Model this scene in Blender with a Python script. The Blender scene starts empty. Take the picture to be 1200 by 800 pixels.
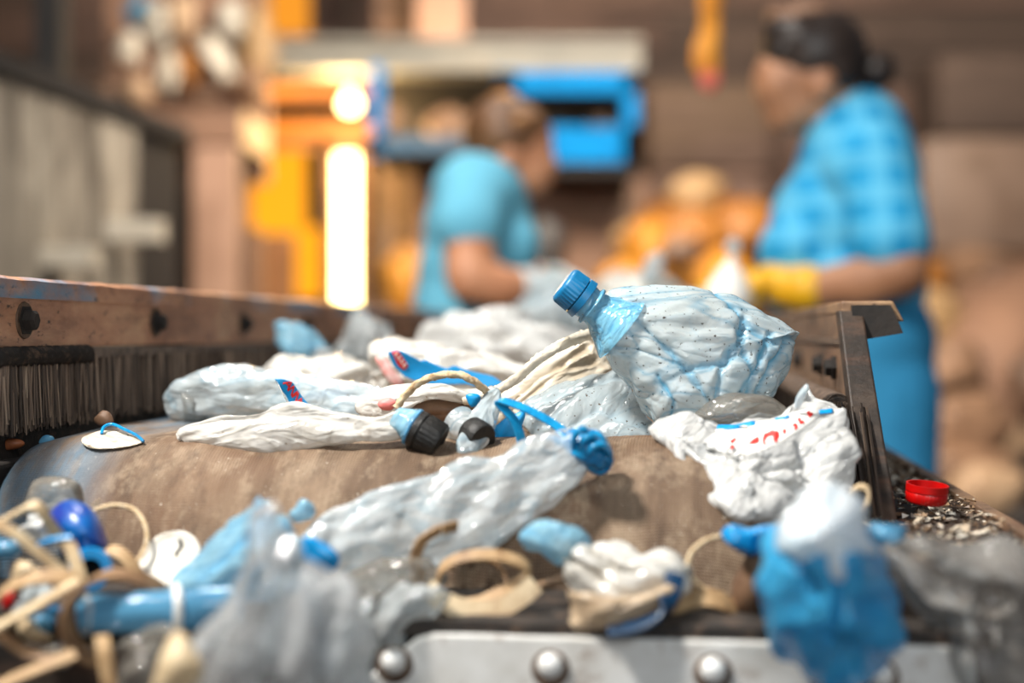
import bpy, math, random
import numpy as np
from mathutils import Vector, noise
from mathutils.bvhtree import BVHTree

SC = bpy.context.scene
COL = SC.collection
K = 1667.0          # focal length in pixels of the 1200 px wide frame (50 mm on 36 mm)
HZ = 388.0          # horizon row
CZ = 0.95           # lens height above the floor

# ---------------------------------------------------------------- camera
cam_d = bpy.data.cameras.new('camera'); cam = bpy.data.objects.new('camera', cam_d); COL.objects.link(cam)
cam_d.sensor_width = 36.0; cam_d.lens = 36.0 * K / 1200.0
cam.location = (0, 0, CZ); cam.rotation_euler = (math.pi / 2, 0, 0)
cam_d.shift_y = -(400.0 - HZ) / 1200.0
cam_d.clip_start = 0.02; cam_d.clip_end = 60
cam_d.dof.use_dof = True; cam_d.dof.focus_distance = 0.945; cam_d.dof.aperture_fstop = 2.3
cam_d.dof.aperture_blades = 0
SC.camera = cam

# ---------------------------------------------------------------- light
world = bpy.data.worlds.new('world'); SC.world = world; world.use_nodes = True
bg = world.node_tree.nodes['Background']; bg.inputs[0].default_value = (0.90, 0.93, 1.0, 1); bg.inputs[1].default_value = 0.08
def area(name, loc, target, size, power, col):
    l = bpy.data.lights.new(name, 'AREA'); l.shape = 'DISK'; l.size = size; l.energy = power; l.color = col
    o = bpy.data.objects.new(name, l); COL.objects.link(o); o.location = loc
    o.rotation_euler = (Vector(target) - Vector(loc)).to_track_quat('-Z', 'Y').to_euler(); return o
area('hall_lamp_over_belt', (-0.85, 0.42, 2.35), (0.05, 0.95, 0.86), 0.24, 44, (1.0, 0.96, 0.90))
area('daylight_from_open_shed_front', (0.4, -2.3, 2.3), (0.0, 1.0, 0.85), 2.0, 30, (0.93, 0.97, 1.0))
area('hall_lamp_over_workers', (-0.5, 2.3, 3.4), (0.2, 2.9, 0.9), 0.9, 26, (1.0, 0.96, 0.90))
area('back_fill_light', (0.5, 3.2, 2.75), (0.2, 6.2, 1.6), 0.9, 105, (1.0, 0.87, 0.72))  # added fill light out of view, brightens the machine front and back wall
vs = SC.view_settings
vs.view_transform = 'Standard'; vs.look = 'None'; vs.gamma = 1.0; vs.exposure = 0.7; vs.use_curve_mapping = False
SC.display_settings.display_device = 'sRGB'
SC.cycles.transparent_max_bounces = 40     # many layers of film lie behind one another

# ---------------------------------------------------------------- geometry helpers
def P(x, y, d):
    return np.array([(x - 600.0) * d / K, d, CZ + (HZ - y) * d / K])
YAW = math.atan(200.0 / K)
BT = np.array([math.sin(YAW), math.cos(YAW), 0.0]); BS = np.array([math.cos(YAW), -math.sin(YAW), 0.0]); BZ = np.array([0, 0, 1.0])
BO = np.array([-0.079, 0.92, CZ - 0.0733])
def B(u, v, w):           # conveyor frame: across, along, above the belt
    return BO + u * BS + v * BT + w * BZ
def lin(h):
    h = h.lstrip('#'); c = [int(h[i:i + 2], 16) / 255 for i in (0, 2, 4)]
    return tuple((x / 12.92 if x <= 0.04045 else ((x + 0.055) / 1.055) ** 2.4) for x in c) + (1.0,)

def tris_of(F):
    t = []
    for f in F:
        for i in range(1, len(f) - 1): t.append((f[0], f[i], f[i + 1]))
    return np.array(t, dtype=np.int64)
def vnorm(V, F):
    T = tris_of(F); n = np.cross(V[T[:, 1]] - V[T[:, 0]], V[T[:, 2]] - V[T[:, 0]])
    N = np.zeros_like(V)
    for k in range(3): np.add.at(N, T[:, k], n)
    l = np.linalg.norm(N, axis=1, keepdims=True); l[l == 0] = 1
    return N / l
def swarp(p, seed):
    r = np.random.RandomState(seed); o = np.zeros_like(p)
    for k in range(5):
        n = r.normal(size=(3, 3)) * (0.7 + 0.5 * k); ph = r.uniform(0, 6.28, 3)
        o += np.sin(p @ n + ph) / (1 + 0.6 * k)
    return o / 2.2
def tri(x): return 4 * np.abs(x - np.floor(x + 0.5)) - 1
def pca(V, sc):
    c = V.mean(0); U, S_, Vt = np.linalg.svd((V - c)[:: max(1, len(V) // 800)], full_matrices=False)
    return ((V - c) @ Vt.T) * np.array(sc)
def crumple_field(V, scale, seed, levels=6, fall=0.72):
    r = np.random.RandomState(seed)
    V = pca(V, (0.42, 1.0, 1.0))
    W = V + 0.34 * scale * swarp(V / scale * 0.8, seed + 7)
    d = np.zeros(len(V)); fold = np.zeros(len(V)); tot = 0
    for k in range(levels):
        s = scale * fall ** k
        n = r.normal(size=3); n /= np.linalg.norm(n)
        x = W @ n / (1.9 * s) + r.uniform()
        m = 0.5 + 0.5 * np.sin(V @ r.normal(size=3) / (1.3 * scale) + r.uniform(0, 6.28))
        t = tri(x); a = (fall ** k) * (0.35 + 0.65 * m)
        d += a * t; tot += fall ** k * 0.67
        fold = np.maximum(fold, (0.4 + 0.6 * m) * np.exp(-(1 - np.abs(t)) / 0.10) * (0.6 + 0.4 * fall ** k))
    # facets: distance to scattered points gives cone shaped dents with sharp borders
    lo, hi = V.min(0), V.max(0); vol = np.maximum(hi - lo, scale * 0.5)
    npt = int(min(260, max(6, np.prod(vol / (1.25 * scale)))))
    pts = lo + r.uniform(size=(npt, 3)) * (hi - lo)
    D = np.sqrt(((W[:, None, :] - pts[None]) ** 2).sum(-1)); D.sort(axis=1)
    f1 = D[:, 0] / scale
    f2 = (D[:, 1] if npt > 1 else D[:, 0]) / scale
    d = d / tot * 1.0 + (f1 - f1.mean()) * 0.4
    fold = np.maximum(fold, 0.5 * np.exp(-(f2 - f1) / 0.08))
    return d, np.clip(fold, 0, 1)
def crumple(V, F, amp, scale, seed, levels=6, mask=None):
    N = vnorm(V, F); d, fold = crumple_field(V, scale, seed, levels)
    if mask is not None: d = d * mask
    return V + N * (1.5 * amp * d)[:, None], fold

def catmull(pts, n, closed=False):
    p = np.array(pts, float); m = len(p)
    if m == 2 and not closed:
        t = np.linspace(0, 1, n)[:, None]; return p[0] * (1 - t) + p[1] * t
    t = np.linspace(0, m if closed else m - 1, n, endpoint=not closed)
    i = np.minimum(np.floor(t).astype(int), m - 1 if closed else m - 2); f = (t - i)[:, None]
    g = (lambda j: p[j % m]) if closed else (lambda j: p[np.clip(j, 0, m - 1)])
    p0, p1, p2, p3 = g(i - 1), g(i), g(i + 1), g(i + 2)
    return 0.5 * (2 * p1 + (p2 - p0) * f + (2 * p0 - 5 * p1 + 4 * p2 - p3) * f ** 2 + (3 * p1 - p0 - 3 * p2 + p3) * f ** 3)
def grid_faces(n, m, wrap=True, off=0):
    F = []
    for i in range(n - 1):
        for j in range(m if wrap else m - 1):
            a = off + i * m + j; b = off + i * m + (j + 1) % m
            F.append((a, b, b + m, a + m))
    return F
def tube(st, ns=60, nr=32, th=0.8, power=2.0, cap=True):
    """st: (px, py, half width px, depth[, thickness ratio]) stations -> closed loft"""
    A = np.array([tuple(s) + ((th,) if len(s) == 4 else ()) for s in st], float)
    S = catmull(A, ns); S[:, 2] = np.maximum(S[:, 2], 0.25)
    C = np.array([P(s[0], s[1], s[3]) for s in S])
    T = np.gradient(C, axis=0); T /= np.linalg.norm(T, axis=1, keepdims=True)
    N1 = np.cross(T, np.array([0, 1.0, 0])); N1 /= np.maximum(np.linalg.norm(N1, axis=1, keepdims=True), 1e-6)
    N2 = np.cross(N1, T)
    a = S[:, 2] * S[:, 3] / K; b = a * S[:, 4]
    th_ = np.linspace(0, 2 * math.pi, nr, endpoint=False); c, s = np.cos(th_), np.sin(th_)
    e = 2.0 / power; c = np.sign(c) * np.abs(c) ** e; s = np.sign(s) * np.abs(s) ** e
    V = (C[:, None, :] + (a[:, None] * c)[..., None] * N1[:, None, :] + (b[:, None] * s)[..., None] * N2[:, None, :]).reshape(-1, 3)
    F = grid_faces(ns, nr)
    if cap:
        V = np.vstack([V, C[0], C[-1]]); k = ns * nr
        for j in range(nr):
            F.append((k, (j + 1) % nr, j)); F.append((k + 1, (ns - 1) * nr + j, (ns - 1) * nr + (j + 1) % nr))
    return V, F
def pad(outline, d, th, gx=0.0, gy=0.0, nseg=110, rings=26, center=None, smooth=True, back=0.8, rag=0.0, seed=0, prof=2.0, d_fn=None):
    """closed pillow: outline in pixels around a centre, own depth d (tilt gx, gy per px), half thickness th metres"""
    o = np.array(outline, float)
    if smooth: O = catmull(o, nseg, True)
    else:
        seg = np.vstack([o, o[:1]]); L = np.r_[0, np.cumsum(np.linalg.norm(np.diff(seg, axis=0), axis=1))]
        t = np.linspace(0, L[-1], nseg, endpoint=False); O = np.c_[np.interp(t, L, seg[:, 0]), np.interp(t, L, seg[:, 1])]
    c = np.array(center, float) if center is not None else O.mean(0)
    if rag:
        r = np.random.RandomState(seed + 3); a = np.linspace(0, 2 * math.pi, nseg, endpoint=False)
        f = sum(np.sin(a * k + r.uniform(0, 6.28)) / (k ** 0.6) for k in (5, 9, 14, 23, 37)) * rag
        O = c + (O - c) * (1 + f * 0.35)[:, None]
    dep = d_fn if d_fn else (lambda x, y: d + gx * (x - c[0]) + gy * (y - c[1]))
    V = []
    R = np.sin(np.linspace(0.0, 1.0, rings + 1)[1:] * math.pi / 2)   # denser at rim
    def off(r, s): return s * (1 - r ** prof) ** (1 / prof)
    pt = lambda q, o_: P(q[0], q[1], dep(q[0], q[1]) + o_)
    V.append(pt(c, -th))
    for r in R:
        for q in O: V.append(pt(c + r * (q - c), -off(r, th)))
    nb = len(V); V.append(pt(c, th * back))
    for r in R[:-1]:
        for q in O: V.append(pt(c + r * (q - c), off(r, th * back)))
    V = np.array(V); F = []; n = nseg
    for j in range(n):
        F.append((0, 1 + j, 1 + (j + 1) % n)); F.append((nb, nb + 1 + (j + 1) % n, nb + 1 + j))
    nr = len(R)
    for i in range(nr - 1):
        for j in range(n):
            a = 1 + i * n + j; b = 1 + i * n + (j + 1) % n
            F.append((a, a + n, b + n, b))
    for i in range(nr - 2):
        for j in range(n):
            a = nb + 1 + i * n + j; b = nb + 1 + i * n + (j + 1) % n
            F.append((a, b, b + n, a + n))
    i = nr - 2
    for j in range(n):
        a = nb + 1 + i * n + j; b = nb + 1 + i * n + (j + 1) % n
        F.append((a, b, 1 + (nr - 1) * n + (j + 1) % n, 1 + (nr - 1) * n + j))
    return V, [f[::-1] for f in F]
def sweep(C, width, thick, wdir, ns=None, twist=0.0):
    """rectangular band along 3-D points; wdir is the direction of its width"""
    C = np.array(C, float); n = ns or len(C) * 8; C = catmull(C, n)
    T = np.gradient(C, axis=0); T /= np.linalg.norm(T, axis=1, keepdims=True)
    wd = np.array(wdir, float); W = wd - (T @ wd)[:, None] * T; W /= np.maximum(np.linalg.norm(W, axis=1, keepdims=True), 1e-6)
    H = np.cross(T, W)
    if twist:
        a = np.linspace(0, twist, n)[:, None]; W, H = W * np.cos(a) + H * np.sin(a), -W * np.sin(a) + H * np.cos(a)
    w = np.broadcast_to(np.asarray(width, float), (n,))[:, None] / 2; h = thick / 2
    prof = [(-1, -1), (-0.33, -1.25), (0.33, -1.25), (1, -1), (1, 1), (0.33, 1.25), (-0.33, 1.25), (-1, 1)]
    V = np.stack([C + W * w * a + H * h * b for a, b in prof], 1).reshape(-1, 3)
    F = grid_faces(n, 8); F.append(tuple(range(8))[::-1]); F.append(tuple((n - 1) * 8 + j for j in range(8)))
    return V, F
def cord(C, r, ns=80, nr=10, rope=0.0, freq=60, seed=0, rough=0.0):
    C = catmull(np.array(C, float), ns)
    T = np.gradient(C, axis=0); T /= np.linalg.norm(T, axis=1, keepdims=True)
    up = np.array([0.15, 0.9, 0.4]); N1 = np.cross(T, up); N1 /= np.linalg.norm(N1, axis=1, keepdims=True); N2 = np.cross(N1, T)
    a = np.linspace(0, 2 * math.pi, nr, endpoint=False); t = np.linspace(0, 1, ns)
    R = np.broadcast_to(np.asarray(r, float), (ns,))[:, None] * (1 + rope * np.cos(3 * a[None] + freq * t[:, None]))
    if rough: R = R * (1 + rough * np.random.RandomState(seed).normal(size=R.shape))
    V = (C[:, None] + R[..., None] * (np.cos(a)[None, :, None] * N1[:, None] + np.sin(a)[None, :, None] * N2[:, None])).reshape(-1, 3)
    F = grid_faces(ns, nr); F.append(tuple(range(nr))[::-1]); F.append(tuple((ns - 1) * nr + j for j in range(nr)))
    return V, F
def lathe(prof, p0, axis, n=40, ribs=0, ribamp=0.0, ribspan=None, close=True):
    """prof: list of (along, radius) about axis from p0"""
    ax = np.array(axis, float); ax /= np.linalg.norm(ax); h = np.array([0, 0, 1.0]) if abs(ax[2]) < 0.9 else np.array([1.0, 0, 0])
    e1 = np.cross(ax, h); e1 /= np.linalg.norm(e1); e2 = np.cross(ax, e1)
    a = np.linspace(0, 2 * math.pi, n, endpoint=False); V = []
    for s, r in prof:
        rr = np.full(n, r)
        if ribs and ribspan[0] <= s <= ribspan[1]: rr = rr * (1 + ribamp * np.sign(np.sin(a * ribs)))
        V.append(np.array(p0) + ax * s + rr[:, None] * (np.cos(a)[:, None] * e1 + np.sin(a)[:, None] * e2))
    V = np.vstack(V); F = grid_faces(len(prof), n)
    if close: F.append(tuple(range(n))[::-1]); F.append(tuple((len(prof) - 1) * n + j for j in range(n)))
    return V, F
def hexa(c8):   # eight corners: bottom ring, top ring
    return np.array(c8, float), [(3, 2, 1, 0), (4, 5, 6, 7), (0, 1, 5, 4), (1, 2, 6, 5), (2, 3, 7, 6), (3, 0, 4, 7)]
def bbox(u0, u1, v0, v1, w0, w1):
    return hexa([B(u0, v0, w0), B(u1, v0, w0), B(u1, v1, w0), B(u0, v1, w0), B(u0, v0, w1), B(u1, v0, w1), B(u1, v1, w1), B(u0, v1, w1)])
def wbox(x0, x1, y0, y1, z0, z1):
    return hexa([(x0, y0, z0), (x1, y0, z0), (x1, y1, z0), (x0, y1, z0), (x0, y0, z1), (x1, y0, z1), (x1, y1, z1), (x0, y1, z1)])
def pbox(x0, x1, y0, y1, d0, d1):   # box whose front face spans these pixels at depth d0
    a = P(x0, y1, d0); b = P(x1, y0, d0); return wbox(a[0], b[0], d0, d1, a[2], b[2])
def join(*parts):
    V = []; F = []; k = 0
    for v, f in parts:
        V.append(np.asarray(v, float)); F += [tuple(i + k for i in q) for q in f]; k += len(v)
    return np.vstack(V), F
def rowgrid(rows, wrap=False):   # list of equal length point rows
    n, m = len(rows), len(rows[0]); return np.array(rows, float).reshape(-1, 3), grid_faces(n, m, wrap)

# ---------------------------------------------------------------- object helpers
def mesh_obj(name, V, F, mat, parent=None, smooth=True, fold=None, base=None, attr=None, bevel=0.0, sharp=None):
    V = np.asarray(V, float)
    if base is None:
        base = Vector(parent.location) if parent is not None and parent.parent is None else None
        if base is None and parent is not None: base = Vector(parent.parent.location)
        if base is None:
            base = Vector(((V[:, 0].min() + V[:, 0].max()) / 2, (V[:, 1].min() + V[:, 1].max()) / 2, V[:, 2].min()))
    me = bpy.data.meshes.new(name); me.from_pydata((V - np.array(base)).tolist(), [], [tuple(int(i) for i in f) for f in F]); me.update()
    me.materials.append(mat)
    if smooth:
        me.polygons.foreach_set('use_smooth', [True] * len(me.polygons))
        if sharp: me.set_sharp_from_angle(angle=math.radians(sharp))
    if fold is not None:
        a = me.attributes.new('fold', 'FLOAT', 'POINT'); a.data.foreach_set('value', np.asarray(fold, np.float32))
        a = me.attributes.new('cv', 'FLOAT_VECTOR', 'POINT'); a.data.foreach_set('vector', np.asarray(pca(V, (0.38, 1, 1)), np.float32).ravel())
    if attr is not None:
        for k, v in attr.items():
            a = me.attributes.new(k, 'FLOAT_VECTOR', 'POINT'); a.data.foreach_set('vector', np.asarray(v, np.float32).ravel())
    o = bpy.data.objects.new(name, me); COL.objects.link(o)
    if parent is None: o.location = base
    else: o.parent = parent
    if bevel:
        m = o.modifiers.new('bevel', 'BEVEL'); m.width = bevel; m.segments = 2; m.limit_method = 'ANGLE'
    return o
def tag(o, label, cat, group=None, kind=None):
    o['label'] = label; o['category'] = cat
    if group: o['group'] = group
    if kind: o['kind'] = kind
    return o
def thing(name, label, cat, loc, group=None):
    o = bpy.data.objects.new(name, None); o.empty_display_size = 0.05; COL.objects.link(o); o.location = Vector([float(x) for x in loc])
    return tag(o, label, cat, group)
def struct(o): o['kind'] = 'structure'; return o

# ---------------------------------------------------------------- materials
def newmat(name):
    m = bpy.data.materials.new(name); m.use_nodes = True; nt = m.node_tree; nt.nodes.clear()
    out = nt.nodes.new('ShaderNodeOutputMaterial'); return m, nt, out
class NB:
    def __init__(s, nt): s.nt = nt
    def n(s, t, **kw):
        o = s.nt.nodes.new(t)
        for k, v in kw.items():
            if hasattr(o, k): setattr(o, k, v)
        return o
    def l(s, a, b): s.nt.links.new(a, b)
    def coord(s, sc=(1, 1, 1), attr=None):
        if attr: c = s.n('ShaderNodeAttribute'); c.attribute_name = attr; src = c.outputs['Vector']
        else: c = s.n('ShaderNodeTexCoord'); src = c.outputs['Object']
        mp = s.n('ShaderNodeMapping'); mp.inputs['Scale'].default_value = sc; s.l(src, mp.inputs[0]); return mp.outputs[0]
    def noise(s, co, scale, detail=4, rough=0.6, dist=0.0):
        t = s.n('ShaderNodeTexNoise'); s.l(co, t.inputs['Vector']); t.inputs['Scale'].default_value = scale
        t.inputs['Detail'].default_value = detail; t.inputs['Roughness'].default_value = rough; t.inputs['Distortion'].default_value = dist
        return t.outputs['Fac']
    def voro(s, co, scale, feat='F1', out='Distance'):
        t = s.n('ShaderNodeTexVoronoi'); t.feature = feat; s.l(co, t.inputs['Vector']); t.inputs['Scale'].default_value = scale; return t.outputs[out]
    def ramp(s, fac, stops):
        r = s.n('ShaderNodeValToRGB'); s.l(fac, r.inputs[0]); e = r.color_ramp.elements
        while len(e) > 1: e.remove(e[-1])
        e[0].position = stops[0][0]; e[0].color = stops[0][1]
        for p, c in stops[1:]: q = e.new(p); q.color = c
        return r.outputs[0]
    def step(s, fac, a, b):
        return s.ramp(fac, [(a, (0, 0, 0, 1)), (b, (1, 1, 1, 1))])
    def mix(s, fac, a, b, mode='MIX'):
        m = s.n('ShaderNodeMix'); m.data_type = 'RGBA'; m.blend_type = mode
        for sock, v in ((m.inputs[0], fac), (m.inputs[6], a), (m.inputs[7], b)):
            if isinstance(v, (int, float)): sock.default_value = v
            elif isinstance(v, tuple): sock.default_value = v
            else: s.l(v, sock)
        return m.outputs[2]
    def math(s, op, a, b=0.0, clamp=False):
        m = s.n('ShaderNodeMath'); m.operation = op; m.use_clamp = clamp
        for sock, v in ((m.inputs[0], a), (m.inputs[1], b)):
            if isinstance(v, (int, float)): sock.default_value = v
            else: s.l(v, sock)
        return m.outputs[0]
    def bump(s, h, strength, dist, prev=None):
        b = s.n('ShaderNodeBump'); b.inputs['Strength'].default_value = strength; b.inputs['Distance'].default_value = dist; s.l(h, b.inputs['Height'])
        if prev is not None: s.l(prev, b.inputs['Normal'])
        return b.outputs[0]
    def pbsdf(s, col, rough=0.5, metal=0.0, normal=None, spec=0.5, coat=0.0):
        p = s.n('ShaderNodeBsdfPrincipled')
        for k, v in (('Base Color', col), ('Roughness', rough), ('Metallic', metal), ('Specular IOR Level', spec), ('Coat Weight', coat)):
            if isinstance(v, (int, float, tuple)): p.inputs[k].default_value = v
            else: s.l(v, p.inputs[k])
        if normal is not None: s.l(normal, p.inputs['Normal'])
        return p
def solid(name, c1, c2=None, scale=40, rough=0.55, metal=0.0, bump=0.3, bdist=0.001, spec=0.5, dirt=None, dscale=60, damt=(0.52, 0.66), stretch=(1, 1, 1), coat=0.0):
    m, nt, out = newmat(name); b = NB(nt); co = b.coord(stretch)
    col = b.mix(b.step(b.noise(co, scale), 0.36, 0.64), lin(c1), lin(c2 or c1))
    if dirt: col = b.mix(b.step(b.noise(co, dscale, 6, 0.7), *damt), col, lin(dirt))
    nm = b.bump(b.noise(co, scale * 3, 5), bump, bdist) if bump else None
    p = b.pbsdf(col, rough, metal, nm, spec, coat); b.l(p.outputs[0], out.inputs[0]); return m
def film(name, light, deep, alpha=0.6, rough=0.22, milk=0.35, dirt='#5b4a3c', damt=(0.66, 0.74), dscale=120, wr=90, bstr=0.6, foldamt=0.75, clear=None, bdist=0.0022, avar=0.7, dsc2=None, dirt2=(0.60, 0.70), spec=0.5):
    """thin dirty plastic: tinted see-through film + milky scattering + gloss, wrinkles in the bump"""
    m, nt, out = newmat(name); b = NB(nt); co = b.coord()
    at = b.n('ShaderNodeAttribute'); at.attribute_name = 'fold'; fold = at.outputs['Fac']
    n1 = b.noise(co, wr * 0.35, 4, 0.65, 0.6)
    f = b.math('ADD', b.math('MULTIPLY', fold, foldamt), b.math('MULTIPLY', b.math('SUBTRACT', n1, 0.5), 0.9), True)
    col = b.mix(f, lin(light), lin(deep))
    spk = b.step(b.noise(co, dscale * 4, 3, 0.55), *damt)
    col = b.mix(spk, col, lin(dirt))
    if dsc2:
        blot = b.step(b.noise(co, dsc2, 5, 0.65, 0.3), *dirt2); col = b.mix(b.math('MULTIPLY', blot, 0.7), col, lin(dirt))
    cv = b.coord(attr='cv')
    r1 = b.math('ABSOLUTE', b.math('SUBTRACT', b.noise(cv, wr * 0.55, 2, 0.5, 0.8), 0.5))
    r2 = b.math('ABSOLUTE', b.math('SUBTRACT', b.noise(cv, wr * 1.5, 2, 0.5, 0.6), 0.5))
    h = b.math('ADD', b.math('MULTIPLY', r1, 2.6), b.math('MULTIPLY', r2, 1.5))
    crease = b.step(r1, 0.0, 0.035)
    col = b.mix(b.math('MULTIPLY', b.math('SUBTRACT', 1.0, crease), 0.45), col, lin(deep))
    h3 = b.noise(cv, wr * 4.0, 2, 0.5, 0.3)
    nm = b.bump(h3, bstr * 0.5, bdist * 0.30, b.bump(h, min(1.0, bstr * 1.5), bdist * 1.3))
    p = b.pbsdf(col, rough, 0, nm, spec)
    tr = b.n('ShaderNodeBsdfTranslucent'); b.l(col, tr.inputs[0]); b.l(nm, tr.inputs[1])
    mx = b.n('ShaderNodeMixShader'); mx.inputs[0].default_value = milk * 0.7; p.inputs['Specular IOR Level'].default_value = 0.7; b.l(p.outputs[0], mx.inputs[1]); b.l(tr.outputs[0], mx.inputs[2])
    tp = b.n('ShaderNodeBsdfTransparent'); tp.inputs[0].default_value = lin(clear or '#f2f5f6')
    a = b.math('ADD', b.math('ADD', alpha, b.math('MULTIPLY', b.math('SUBTRACT', n1, 0.5), avar)), b.math('ADD', b.math('MULTIPLY', fold, 0.25), spk), True)
    gl = b.n('ShaderNodeBsdfGlossy'); gl.inputs['Roughness'].default_value = rough * 0.7; b.l(nm, gl.inputs['Normal'])
    fr = b.n('ShaderNodeFresnel'); fr.inputs[0].default_value = 1.32
    mg = b.n('ShaderNodeMixShader'); b.l(fr.outputs[0], mg.inputs[0]); b.l(tp.outputs[0], mg.inputs[1]); b.l(gl.outputs[0], mg.inputs[2])
    mo = b.n('ShaderNodeMixShader'); b.l(a, mo.inputs[0]); b.l(mg.outputs[0], mo.inputs[1]); b.l(mx.outputs[0], mo.inputs[2])
    b.l(mo.outputs[0], out.inputs[0]); return m
def emit(name, c, strength):
    m, nt, out = newmat(name); b = NB(nt); co = b.coord()
    e = b.n('ShaderNodeEmission'); e.inputs[1].default_value = strength
    b.l(b.mix(b.noise(co, 3, 2), lin(c), tuple(min(1, x * 0.8) for x in lin(c)[:3]) + (1,)), e.inputs[0]); b.l(e.outputs[0], out.inputs[0]); return m

M = {}
M['film_clear'] = film('clear_film', '#eef2f2', '#aebfc6', 0.36, 0.12, 0.35)
M['film_white'] = film('milky_film', '#f4f1ea', '#aaa293', 0.80, 0.20, 0.3, wr=60, damt=(0.67, 0.73), dsc2=34, dirt2=(0.62, 0.76), dirt='#8d7354', bstr=0.7)  # deep tone paints shade into the folds, besides the brown dirt
M['film_pale'] = film('pale_blue_film', '#e9f2f4', '#7fb4ce', 0.55, 0.13, 0.35, wr=65, dsc2=36, dirt2=(0.64, 0.76), dirt='#7d6b55', bstr=0.7)
M['film_bottle'] = film('cyan_bottle_plastic', '#e8f2f2', '#2f9fc8', 0.60, 0.14, 0.28, wr=50, foldamt=0.8, damt=(0.622, 0.685), dscale=95, dirt='#4a4038', bstr=0.5)
M['film_grey'] = film('grey_bottle_plastic', '#c9d5d9', '#8fabb8', 0.58, 0.16, 0.3, wr=55, damt=(0.63, 0.69), dscale=95, dirt='#59493a', foldamt=0.4, bstr=0.4)
M['film_blue'] = film('blue_film', '#7cc6ea', '#0f7fc4', 0.72, 0.2, 0.35, wr=70, foldamt=0.5)
M['film_bag_blue'] = film('sky_blue_bag_film', '#4cb8e6', '#0880bc', 0.80, 0.14, 0.55, wr=36, foldamt=0.4, bstr=0.3)
M['film_lightblue'] = film('light_blue_film', '#a9dcf0', '#1f9ad2', 0.62, 0.12, 0.4, wr=60, foldamt=0.6)
M['film_silver'] = film('silvery_film', '#f2f2ef', '#8e9191', 0.70, 0.12, 0.25, wr=60, foldamt=0.5, dsc2=30, dirt='#857763', bstr=0.7)  # grey deep tone is shade painted into the folds
M['film_dirty'] = film('dirty_cream_film', '#ece2cf', '#b9a486', 0.93, 0.32, 0.25, wr=50, dirt='#7a5636', damt=(0.68, 0.74), dscale=70, dsc2=38, dirt2=(0.60, 0.70))
M['film_smoke'] = film('smoky_film', '#c2bbb0', '#7d7468', 0.30, 0.10, 0.3, wr=50, dsc2=30, dirt='#5a4636')
M['film_greybag'] = film('grey_brown_film', '#cfcbc5', '#85776b', 0.30, 0.12, 0.35, wr=32, dsc2=22, dirt='#6a5040', bstr=0.4)
M['film_blur'] = film('foreground_film', '#ffffff', '#c4ced4', 0.30, 0.12, 0.6, avar=1.5, wr=50, bstr=0.6, dsc2=20, dirt='#a08466', dirt2=(0.58, 0.7))
M['film_brown'] = film('brown_stained_film', '#c8b092', '#7a5c41', 0.95, 0.35, 0.2, wr=50, dsc2=30, dirt='#5f432c')
M['lid'] = solid('dirty_white_lid', '#e6e2d8', '#cfc4b0', 60, 0.45, bump=0.3, dirt='#a58a68', dscale=50, damt=(0.56, 0.7))
M['navy'] = solid('navy_plastic', '#123c5e', '#0c2a44', 60, 0.3, bump=0.2)
M['film_bagtop'] = film('whitish_bag_top_film', '#f6fafb', '#b4dcec', 0.88, 0.18, 0.45, wr=36, foldamt=0.35, bstr=0.35)
M['film_far'] = film('distant_pale_film', '#ece9e0', '#bdb9ae', 0.9, 0.3, 0.3, wr=30, bstr=0.4)
M['film_fblue'] = film('tube_blue_film', '#5c9cc0', '#083f68', 0.88, 0.12, 0.2, wr=30, foldamt=0.7, bstr=0.25)
M['cap_blue'] = solid('blue_cap_plastic', '#0f76aa', '#0c6390', 60, 0.4, bump=0.15, dirt='#0c4a72', dscale=90, damt=(0.6, 0.75))
M['cap_black'] = solid('black_cap_plastic', '#101010', '#1f1d1a', 90, 0.5, bump=0.8, dirt='#7a6c5c', dscale=300, damt=(0.63, 0.72))
M['cap_red'] = solid('red_cap_plastic', '#c00806', '#a30404', 60, 0.35, bump=0.1)
M['label_blue'] = solid('blue_label_print', '#0b9be0', '#0a8bcb', 30, 0.4, bump=0.2)
M['label_red'] = solid('red_print', '#e02a22', '#d8201a', 30, 0.45, bump=0)
M['label_pink'] = solid('pink_print', '#ef8f8a', '#e77b74', 30, 0.45, bump=0)
M['label_white'] = solid('white_label_print', '#f4f2ec', '#e9e6de', 30, 0.45, bump=0.2)
M['blue_knot'] = solid('blue_plastic_strip', '#1793c8', '#0b6ea2', 90, 0.28, bump=0.4)
M['paint_blue'] = solid('bright_blue_plastic', '#0b8fd0', '#0877b0', 60, 0.25, bump=0.2, coat=0.3)
M['twine'] = solid('beige_twine', '#dcc8a6', '#c7a97f', 240, 0.8, bump=0.8, bdist=0.0006, dirt='#8d6a45', dscale=180)
M['strap'] = solid('beige_strapping', '#b3946c', '#8f6f4b', 60, 0.6, bump=0.4, dirt='#6f5035', dscale=70, damt=(0.52, 0.68))
M['strap_dark'] = solid('brown_strapping', '#92714f', '#735438', 60, 0.6, bump=0.4, dirt='#5d4330', dscale=70)
M['cream'] = solid('cream_plastic', '#cdb997', '#a98c66', 50, 0.5, bump=0.4, dirt='#7d5b3c', dscale=60, damt=(0.54, 0.66))
M['rubber'] = solid('black_rubber', '#1b1714', '#2f2721', 60, 0.75, bump=0.8, dirt='#5a4637', dscale=90)
M['brownrub'] = solid('brown_rubber', '#7a5c44', '#5a4130', 40, 0.6, bump=0.5, dirt='#3b2a1e', dscale=60)
M['violet'] = solid('violet_blue_plastic', '#125ea6', '#2a1c78', 40, 0.3, bump=0.2, dirt='#12308a', dscale=50)
M['steel'] = solid('worn_galvanised_steel', '#dddcd8', '#c9c6bf', 30, 0.5, 0.0, bump=0.4, bdist=0.0006, dirt='#7b5d43', dscale=34, damt=(0.54, 0.72))
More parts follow.
